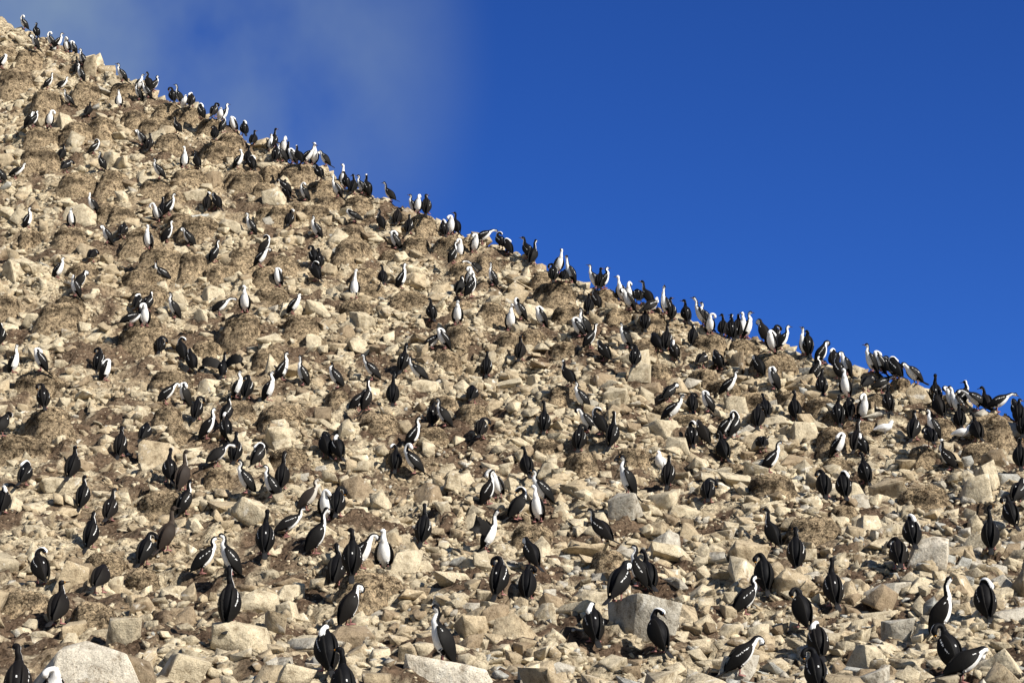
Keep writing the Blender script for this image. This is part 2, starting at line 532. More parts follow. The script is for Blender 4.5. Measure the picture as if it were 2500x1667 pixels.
MID = [rock_template(200 + k, [10, 13, 16][k % 3], 1) for k in range(20)]
SMALL = [rock_template(300 + k, [8, 10, 12][k % 3], 0) for k in range(16)]
_big_mesh = {}
def big_mesh(k, tint):
    if (k, tint) not in _big_mesh:
        v, f = BIG[k]
        m = mesh_from('boulder', v, f.ravel(), np.full(len(f), 3), ROCK, smooth=False)
        point_color(m, np.array(TINTS[tint]))
        _big_mesh[(k, tint)] = m
    return _big_mesh[(k, tint)]

# ------------------------------------------------------------------ birds
BLACK, WHITE, WINGB = (0.005, 0.005, 0.006), (0.84, 0.83, 0.80), (0.0085, 0.0078, 0.0072)
ORANGE, BEAK, PINK, SKINGREY = (0.75, 0.30, 0.02), (0.05, 0.04, 0.035), (0.30, 0.14, 0.125), (0.30, 0.27, 0.24)
def catmull(P, n):
    P = np.asarray(P, float)
    Q = np.vstack([2 * P[0] - P[1], P, 2 * P[-1] - P[-2]])
    out = []
    seg = len(P) - 1
    for u in np.linspace(0, seg, n):
        i = min(int(u), seg - 1); t = u - i
        a, b, c, d = Q[i], Q[i + 1], Q[i + 2], Q[i + 3]
        out.append(0.5 * ((2 * b) + (c - a) * t + (2 * a - 5 * b + 4 * c - d) * t * t + (3 * b - a - 3 * c + d) * t ** 3))
    return np.array(out)

class Build:
    def __init__(s):
        s.v, s.f, s.c = [], [], []
    def loft(s, rings, cols):
        """rings: list of (k,3) arrays; cols: list of (k,3) colours"""
        base = len(s.v); k = len(rings[0])
        for r, c in zip(rings, cols):
            s.v += [tuple(p) for p in r]; s.c += [tuple(q) for q in c]
        for i in range(len(rings) - 1):
            for j in range(k):
                a, b = base + i * k + j, base + i * k + (j + 1) % k
                s.f.append((a, b, b + k, a + k))
        for i, flip in ((0, True), (len(rings) - 1, False)):
            s.v.append(tuple(np.mean(rings[i], 0))); s.c.append(tuple(np.mean(cols[i], 0)))
            cidx = len(s.v) - 1
            for j in range(k):
                a, b = base + i * k + j, base + i * k + (j + 1) % k
                s.f.append((b, a, cidx) if flip else (a, b, cidx))

def blade(b, pts, N_, widths, thick, colour, k=14, line=None):
    """flat loft: pts centreline, N_ = direction of the width, thick = half thickness"""
    pts = np.asarray(pts, float); n = len(pts)
    rings, cols = [], []
    for i in range(n):
        T = pts[min(i + 1, n - 1)] - pts[max(i - 1, 0)]
        T /= np.linalg.norm(T)
        W = np.asarray(N_[i] if np.ndim(N_) == 2 else N_, float)
        W = W - T * (W @ T); W /= np.linalg.norm(W)
        B = np.cross(T, W)
        a = np.linspace(0, 2 * np.pi, k, endpoint=False)
        r = pts[i] + np.outer(np.cos(a) * widths[i], W) + np.outer(np.sin(a) * thick[i], B)
        c = np.tile(colour, (k, 1))
        if line:
            c = line(i / (n - 1), np.cos(a), np.sin(a), c)
        rings.append(r); cols.append(c)
    b.loft(rings, cols)

#            body pitch, hip height, neck points from the neck's base, head centre, beak direction
def neckset():
    c45 = math.radians(58)
    ps = {}
    def put(code, pitch, hip, neck, head, d):
        ps[code] = (pitch, hip, neck, head, d)
    U = [(-.014, 0, .045), (-.024, 0, .085), (-.012, 0, .122)]
    put('U', 62, .15, U, (.016, 0, .140), (1, 0, .05))
    put('Ul', 62, .15, U, (-.004, .020, .140), (.35, .95, .0))
    put('Ur', 62, .15, U, (-.004, -.020, .140), (.35, -.95, .0))
    put('Ub', 62, .15, [(-.014, .004, .045), (-.026, .012, .085), (-.020, .018, .118)], (-.03, .03, .128), (-.75, .65, -.35))
    put('Uc', 62, .15, [(-.014, -.004, .045), (-.026, -.012, .085), (-.020, -.018, .118)], (-.03, -.03, .128), (-.75, -.65, -.35))
    T = [(-.004, 0, .055), (-.006, 0, .11), (0, 0, .158)]
    put('T', 64, .16, T, (.022, 0, .188), (1, 0, .22))
    put('Tl', 64, .16, T, (.004, .018, .186), (.5, .85, .15))
    put('Tr', 64, .16, T, (.004, -.018, .186), (.5, -.85, .15))
    R = [(-.026, 0, .03), (-.034, 0, .058), (-.016, 0, .082)]
    put('R', 66, .15, R, (.012, 0, .09), (1, 0, -.12))
    put('Rl', 66, .15, R, (-.006, .018, .088), (.5, .85, -.2))
    put('Rr', 66, .15, R, (-.006, -.018, .088), (.5, -.85, -.2))
    put('Sl', 64, .145, [(-.03, .0, .03), (-.065, .022, .03), (-.088, .048, -.004)], (-.10, .062, -.045), (-.45, .25, -.9))
    put('Sr', 64, .145, [(-.03, .0, .03), (-.065, -.022, .03), (-.088, -.048, -.004)], (-.10, -.062, -.045), (-.45, -.25, -.9))
    put('P', 60, .15, [(.02, 0, .05), (.062, 0, .068), (.102, 0, .042)], (.112, 0, .0), (-.35, 0, -1))
    put('Pl', 60, .15, [(.014, .016, .05), (.034, .058, .066), (.038, .102, .040)], (.03, .114, -.002), (-.3, -.15, -1))
    put('Pr', 60, .15, [(.014, -.016, .05), (.034, -.058, .066), (.038, -.102, .040)], (.03, -.114, -.002), (-.3, .15, -1))
    put('Bl', 58, .15, [(-.006, .004, .05), (-.03, .022, .088), (-.072, .05, .088)], (-.094, .07, .05), (-.45, .15, -.95))
    put('Br', 58, .15, [(-.006, -.004, .05), (-.03, -.022, .088), (-.072, -.05, .088)], (-.094, -.07, .05), (-.45, -.15, -.95))
    L_ = [(.012, 0, .045), (.018, 0, .092), (.03, 0, .130)]
    put('L', 44, .165, L_, (.058, 0, .150), (1, 0, .05))
    put('Ll', 44, .165, L_, (.034, .02, .150), (.35, .95, 0))
    put('Lr', 44, .165, L_, (.034, -.02, .150), (.35, -.95, 0))
    put('H', 42, .165, [(.045, 0, .035), (.095, 0, .055), (.145, 0, .050)], (.185, 0, .04), (1, 0, -.35))
    put('Cl', 34, .11, [(.0, 0, .04), (-.03, .03, .05), (-.07, .055, .03)], (-.09, .07, .0), (-.6, .2, -.8))
    put('Cr', 34, .11, [(.0, 0, .04), (-.03, -.03, .05), (-.07, -.055, .03)], (-.09, -.07, .0), (-.6, -.2, -.8))
    put('C', 32, .11, [(-.002, 0, .04), (-.008, 0, .08), (.006, 0, .11)], (.034, 0, .124), (1, 0, 0))
    put('Gl', 46, .16, [(.035, .03, .03), (.055, .075, .015), (.04, .112, -.025)], (.022, .125, -.065), (-.5, -.1, -.9))
    put('Gr', 46, .16, [(.035, -.03, .03), (.055, -.075, .015), (.04, -.112, -.025)], (.022, -.125, -.065), (-.5, .1, -.9))
    return ps
POSES = neckset()

def bird_mesh(code, tone='adult', wings='folded', patch=True, var=0):
    pitch, hip, neck, head, bd = POSES[code]
    rv = np.random.default_rng(sum(map(ord, code)) * 10 + var)          # no two postures quite alike
    pitch = pitch + rv.uniform(-6, 6)
    st_ = rv.uniform(.86, 1.16)
    jig = np.cumsum(rv.normal(0, .0055, size=(4, 3)), 0)
    neck = [tuple(np.array(q) * st_ + jig[i_]) for i_, q in enumerate(neck)]
    head = tuple(np.array(head) * st_ + jig[3])
    bd = tuple(np.array(bd) + rv.normal(0, .12, 3))
    fat = rv.uniform(.92, 1.06)
    p = math.radians(pitch)
    ax, dors, lat = np.array([math.cos(p), 0, math.sin(p)]), np.array([-math.sin(p), 0, math.cos(p)]), np.array([0, 1.0, 0])
    hip += .028
    o = np.array([-.035, 0, hip])
    at = lambda s, l=0, d=0: o + ax * s + lat * l + dors * d
    black, white, wingb = BLACK, WHITE, WINGB
    if tone == 'young':
        black, white, wingb = (0.036, 0.026, 0.020), (0.10, 0.08, 0.062), (0.030, 0.022, 0.017)
    if tone == 'mottled':
        black, white, wingb = (0.045, 0.034, 0.027), (0.50, 0.46, 0.40), (0.036, 0.028, 0.023)
    black, white, wingb = np.array(black), np.array(white), np.array(wingb)
    b = Build()
    # ---- trunk, neck and head: one lofted body
    S = [(-.165, .020, .016), (-.135, .040, .035), (-.09, .067, .062), (-.03, .091, .092), (.04, .103, .106), (.12, .098, .100), (.185, .081, .082), (.235, .060, .061)]
    ctr = [at(s) for s, _, _ in S]
    rad = [(a * .95 * fat, c * fat) for _, a, c in S]
    kind = [('body', s) for s, _, _ in S]
    nb = at(.275)
    ctr.append(nb); rad.append((.045, .047)); kind.append(('neck', 0))
    for i, q in enumerate(neck):
        ctr.append(nb + np.array(q)); rad.append([(.035, .038), (.029, .032), (.030, .033)][i]); kind.append(('neck', i + 1))
    hd = nb + np.array(head)
    bd = np.array(bd, float); bd /= np.linalg.norm(bd)
    ctr.append(hd); rad.append((.037, .040)); kind.append(('head', 0))
    ctr.append(hd + bd * .026); rad.append((.025, .027)); kind.append(('head', 1))
    ctr.append(hd + bd * .043); rad.append((.012, .013)); kind.append(('head', 2))
    n = 84
    cl = catmull(ctr, n); rr = np.maximum(catmull(rad, n), .006)
    seg = len(ctr) - 1
    k = 40
    rings, cols = [], []
    Nn = dors.copy()
    Tp = ax
    ang = np.linspace(0, 2 * np.pi, k, endpoint=False)
    for i in range(n):
        T = cl[min(i + 1, n - 1)] - cl[max(i - 1, 0)]
        T /= np.linalg.norm(T)
        rot = Vector(Tp).rotation_difference(Vector(T))
        Nn = np.array(rot @ Vector(Nn)); Nn -= T * (Nn @ T); Nn /= np.linalg.norm(Nn)
        Tp = T
        B = np.cross(T, Nn)
        u = i / (n - 1) * seg
        j = min(int(round(u)), seg)
        ca, sa = np.cos(ang), np.sin(ang)
        rings.append(cl[i] + np.outer(sa * rr[i, 0], B) + np.outer(ca * rr[i, 1], Nn))
        kd, q = kind[j]
        if kd == 'body':
            s = np.interp(u, range(len(S)), [x[0] for x in S]) if u < len(S) - 1 else .25
            if s < -.10: w = ca < -.86
            elif s < -.03: w = ca < -.62
            else: w = ca < -0.12
            if s > .20: w = ca < 0.02
            c = np.where(w[:, None], white, black)
            if patch and tone == 'adult' and .055 < s < .08:
                c = np.where((ca > .992)[:, None], white, c)
        elif kd == 'neck':
            c = np.where((ca < (0.05, .05, .14, 0.22)[q])[:, None], white, black)
        else:
            c = np.where((ca < (0.10, -.32, -.75)[q])[:, None], white * (1 if q < 2 else .6), black)
        if tone == 'young':
            c = c * 0.5 + np.array((0.055, 0.04, 0.03)) * 0.5
        rings_c = c
        cols.append(rings_c)
    b.loft(rings, cols)
    hN = Nn
    # ---- wings
    for sgn in (1, -1):
        if wings == 'folded':
            P = [at(.225, .054 * sgn, .020), at(.16, .080 * sgn, .028), at(.07, .096 * sgn, .034), at(-.02, .090 * sgn, .036), at(-.10, .068 * sgn, .040), at(-.175, .040 * sgn, .040), at(-.225, .026 * sgn, .028)]
            Wd = [.034, .072, .094, .090, .068, .042, .012]
            Th = [.014, .020, .021, .019, .015, .010, .006]
            gap_ = np.random.default_rng(len(_bm) * 2 + sgn + 5).random(64)
            gap_ = .5 * gap_ + .5 * np.roll(gap_, 1)
            def line(u, cw, sw, c, sgn=sgn):
                if .12 < u < .48 and tone == 'adult' and not (var == 2 and u > .2) and gap_[int(u * 63)] > .30:
                    w_ = .02 + .07 * gap_[int(u * 63) - 7]
                    m_ = np.abs(cw - (-.48 + u * 1.5 + .05 * gap_[int(u * 63) - 3])) < w_
                    c = np.where(m_[:, None], WHITE, c)
                return c
            blade(b, catmull(P, 64), dors * .90 - lat * (.42 * sgn), catmull(np.array(Wd)[:, None], 64)[:, 0], catmull(np.array(Th)[:, None], 64)[:, 0], wingb, 64, line)
        else:
            amp = 1.0 if wings == 'spread' else 0.92
            up = .16 if wings == 'spread' else .20
            P = [at(.20, .07 * sgn, .03), at(.24, .17 * sgn, .06 + up * .4), at(.25, .29 * sgn * amp, .03 + up), at(.19, .40 * sgn * amp, .03 + up * .8), at(.06, .47 * sgn * amp, .02 + up * .2)]
            PC = catmull(P, 34)
            base_w = catmull(np.array([.10, .12, .13, .12, .05])[:, None], 34)[:, 0]
            saw = np.array([1 - .16 * (i % 4 == 3) * (i > 8) for i in range(34)])
            W_ = np.array([-(ax * (1.0 - .5 * i / 33)) + lat * sgn * (.45 * i / 33) - dors * .25 for i in range(34)])
            PC2 = PC + W_ / np.linalg.norm(W_, axis=1)[:, None] * (base_w * .75)[:, None]
            blade(b, PC2, W_, base_w * saw, np.full(34, .010), wingb * 1.6, 18)
    # ---- tail and thighs
    td = ax * -1 + np.array([-.46, 0, .14])
    td /= np.linalg.norm(td)
    t0 = at(-.13, 0, -.004)
    blade(b, [t0 + td * s for s in (0, .07, .14, .21, .255)], lat, [.032, .034, .040, .045, .034], [.022, .013, .009, .008, .006], black + .016, 12)
    for sgn in (1, -1):
        blade(b, [at(-.02, .052 * sgn, -.055), at(-.06, .052 * sgn, -.052), np.array([-.03, .050 * sgn, .065])], ax, [.040, .030, .014], [.030, .024, .013], black, 10)
    # fuse into one skin
    src = D.meshes.new('shag_source')
    src.from_pydata(b.v, [], b.f)
    tmp = D.objects.new('shag_source', src)
    C.objects.link(tmp)
    md = tmp.modifiers.new('fuse', 'REMESH')
    md.mode = 'VOXEL'
    md.voxel_size = 0.0068
    md.use_smooth_shade = True
    dg = bpy.context.evaluated_depsgraph_get()
    dg.update()
    em = D.meshes.new_from_object(tmp.evaluated_get(dg))
    ev = np.empty(len(em.vertices) * 3, np.float32); em.vertices.foreach_get('co', ev); ev = ev.reshape(-1, 3)
    kt = kdtree.KDTree(len(b.v))
    for i, q in enumerate(b.v):
        kt.insert(q, i)
    kt.balance()
    sc_ = np.array(b.c)
    ec = sc_[[kt.find(q)[1] for q in ev]]
    ef = [tuple(pl.vertices) for pl in em.polygons]
    D.objects.remove(tmp); D.meshes.remove(src); D.meshes.remove(em)
    # ---- beak, eye ring, legs and webbed feet are joined on afterwards, too fine for the fused skin
    x = Build()
    a8 = np.linspace(0, 2 * np.pi, 8, endpoint=False)
    hB = np.cross(bd, hN)
    rings, cols = [], []
    for s, r, dz, c in ((.030, .0150, 0, ORANGE), (.043, .0125, .001, ORANGE), (.052, .0095, .001, BEAK), (.085, .0062, 0, BEAK), (.100, .0050, -.002, BEAK), (.106, .002, -.008, BEAK)):
        rings.append(hd + bd * s + hN * dz + np.outer(np.sin(a8) * r, hB) + np.outer(np.cos(a8) * r, hN))
        cols.append(np.array([c if (c is BEAK or np.cos(q) > .2) and tone == 'adult' else BEAK for q in a8]))
    x.loft(rings, cols)
    for sgn in (1, -1):
        e = hd + bd * .018 + hB * (.0255 * sgn) + hN * .008
        for rad_, off, colr in ((.0075, 0, (.10, .16, .30) if tone == 'adult' else SKINGREY),):
            rg = [e + hB * sgn * q + np.outer(np.sin(a8) * rad_ * w_, bd) + np.outer(np.cos(a8) * rad_ * w_, hN) for q, w_ in ((-.004, 1), (.002, .8), (.004, .3))]
            if sgn < 0: rg = [r_[::-1] for r_ in rg]
            x.loft(rg, [np.tile(colr, (8, 1))] * 3)
        lg = [np.array([-.03, .048 * sgn, .11]), np.array([-.022, .055 * sgn, .045]), np.array([-.028, .056 * sgn, .006])]
        x.loft([q + np.stack([np.cos(a8) * .0105, np.sin(a8) * .0105, 0 * a8], 1) for q in lg], [np.tile(PINK, (8, 1))] * 3)
        # webbed foot
        i0 = len(x.v)
        f0 = np.array([-.03, .056 * sgn, 0])
        foot = [f0 + np.array(q) * (1, sgn, 1) for q in ((-.012, -.012, .004), (.062, -.034, .003), (.054, -.004, .006), (.082, .006, .003), (.056, .024, .006), (.058, .046, .003), (-.012, .014, .004))]
        x.v += [tuple(q) for q in foot] + [tuple(q - np.array((0, 0, .012))) for q in foot] + [tuple(f0 + np.array((.0, 0, .018)))]
        x.c += [PINK] * 15
        for j in range(7):
            a_, b_ = i0 + j, i0 + (j + 1) % 7
            x.f.append((a_, b_, b_ + 7, a_ + 7)); x.f.append((b_, a_, i0 + 14))
    nv = len(ev)
    allv = [tuple(q) for q in ev] + x.v
    m = D.meshes.new('shag')
    m.from_pydata(allv, [], ef + [tuple(i + nv for i in q) for q in x.f])
    m.polygons.foreach_set('use_smooth', np.ones(len(m.polygons), bool))
    m.materials.append(PLUMAGE)
    point_color(m, np.vstack([ec, np.array(x.c)]))
    return m

def sheathbill_mesh(up):
    b = Build()
    p = math.radians(58 if up else 14)
    ax, dors, lat = np.array([math.cos(p), 0, math.sin(p)]), np.array([-math.sin(p), 0, math.cos(p)]), np.array([0, 1.0, 0])
    o = np.array([0, 0, .145])
    pts = [(-.20, 0), (-.15, .004), (-.07, 0), (0, -.006), (.08, 0), (.125, .03)]
    ctr = [o + ax * s + dors * d for s, d in pts]
    h = ctr[-1] + np.array([.012 if up else .028, 0, .055])
    f = np.array([1, 0, -.1]); f /= np.linalg.norm(f)
    ctr += [h, h + f * .028, h + f * .05]
    rad = [(.018, .010), (.035, .022), (.072, .062), (.088, .080), (.076, .070), (.050, .050), (.036, .037), (.026, .026), (.010, .012)]
    n, k = 44, 18
    cl, rr = catmull(ctr, n), np.maximum(catmull(rad, n), .006)
    ang = np.linspace(0, 2 * np.pi, k, endpoint=False)
    rings, cols = [], []
    for i in range(n):
        T = cl[min(i + 1, n - 1)] - cl[max(i - 1, 0)]; T /= np.linalg.norm(T)
        Nn = np.cross(T, lat)
        rings.append(cl[i] + np.outer(np.sin(ang) * rr[i, 0], lat) - np.outer(np.cos(ang) * rr[i, 1], Nn))
        cols.append(np.tile((.82, .81, .79) if i < n - 3 else (.55, .42, .34), (k, 1)))
    b.loft(rings, cols)
    for sgn in (1, -1):
        P = [o + ax * s + lat * l * sgn + dors * d for s, l, d in ((.08, .066, .015), (.0, .088, .02), (-.09, .070, .025), (-.18, .03, .02), (-.225, .014, .012))]
        blade(b, catmull(P, 16), dors, catmull(np.array([.03, .052, .046, .028, .008])[:, None], 16)[:, 0], np.full(16, .012), (.82, .81, .79), 12)
    a8 = np.linspace(0, 2 * np.pi, 8, endpoint=False)
    b.loft([h + f * s + np.stack([0 * a8, np.sin(a8) * r, np.cos(a8) * r], 1) for s, r in ((.042, .012), (.062, .010), (.078, .003))], [np.tile((.42, .36, .26), (8, 1))] * 3)
    for sgn in (1, -1):
        b.loft([np.array([.0, .035 * sgn, z]) + np.stack([np.cos(a8) * .008, np.sin(a8) * .008, 0 * a8], 1) for z in (.10, .05, .004)], [np.tile((.20, .20, .22), (8, 1))] * 3)
        for t_ in (-.5, 0, .5):
            q = [np.array([.0, .035 * sgn, .006]) + np.array([math.cos(t_), math.sin(t_), 0]) * s for s in (0, .025, .045)]
            b.loft([c_ + np.stack([0 * a8, np.sin(a8) * r, np.cos(a8) * r], 1) for c_, r in zip(q, (.007, .006, .003))], [np.tile((.20, .20, .22), (8, 1))] * 3)
    m = D.meshes.new('sheathbill')
    m.from_pydata(b.v, [], b.f)
    m.polygons.foreach_set('use_smooth', np.ones(len(m.polygons), bool))
    m.materials.append(PLUMAGE)
    point_color(m, np.array(b.c))
    return m

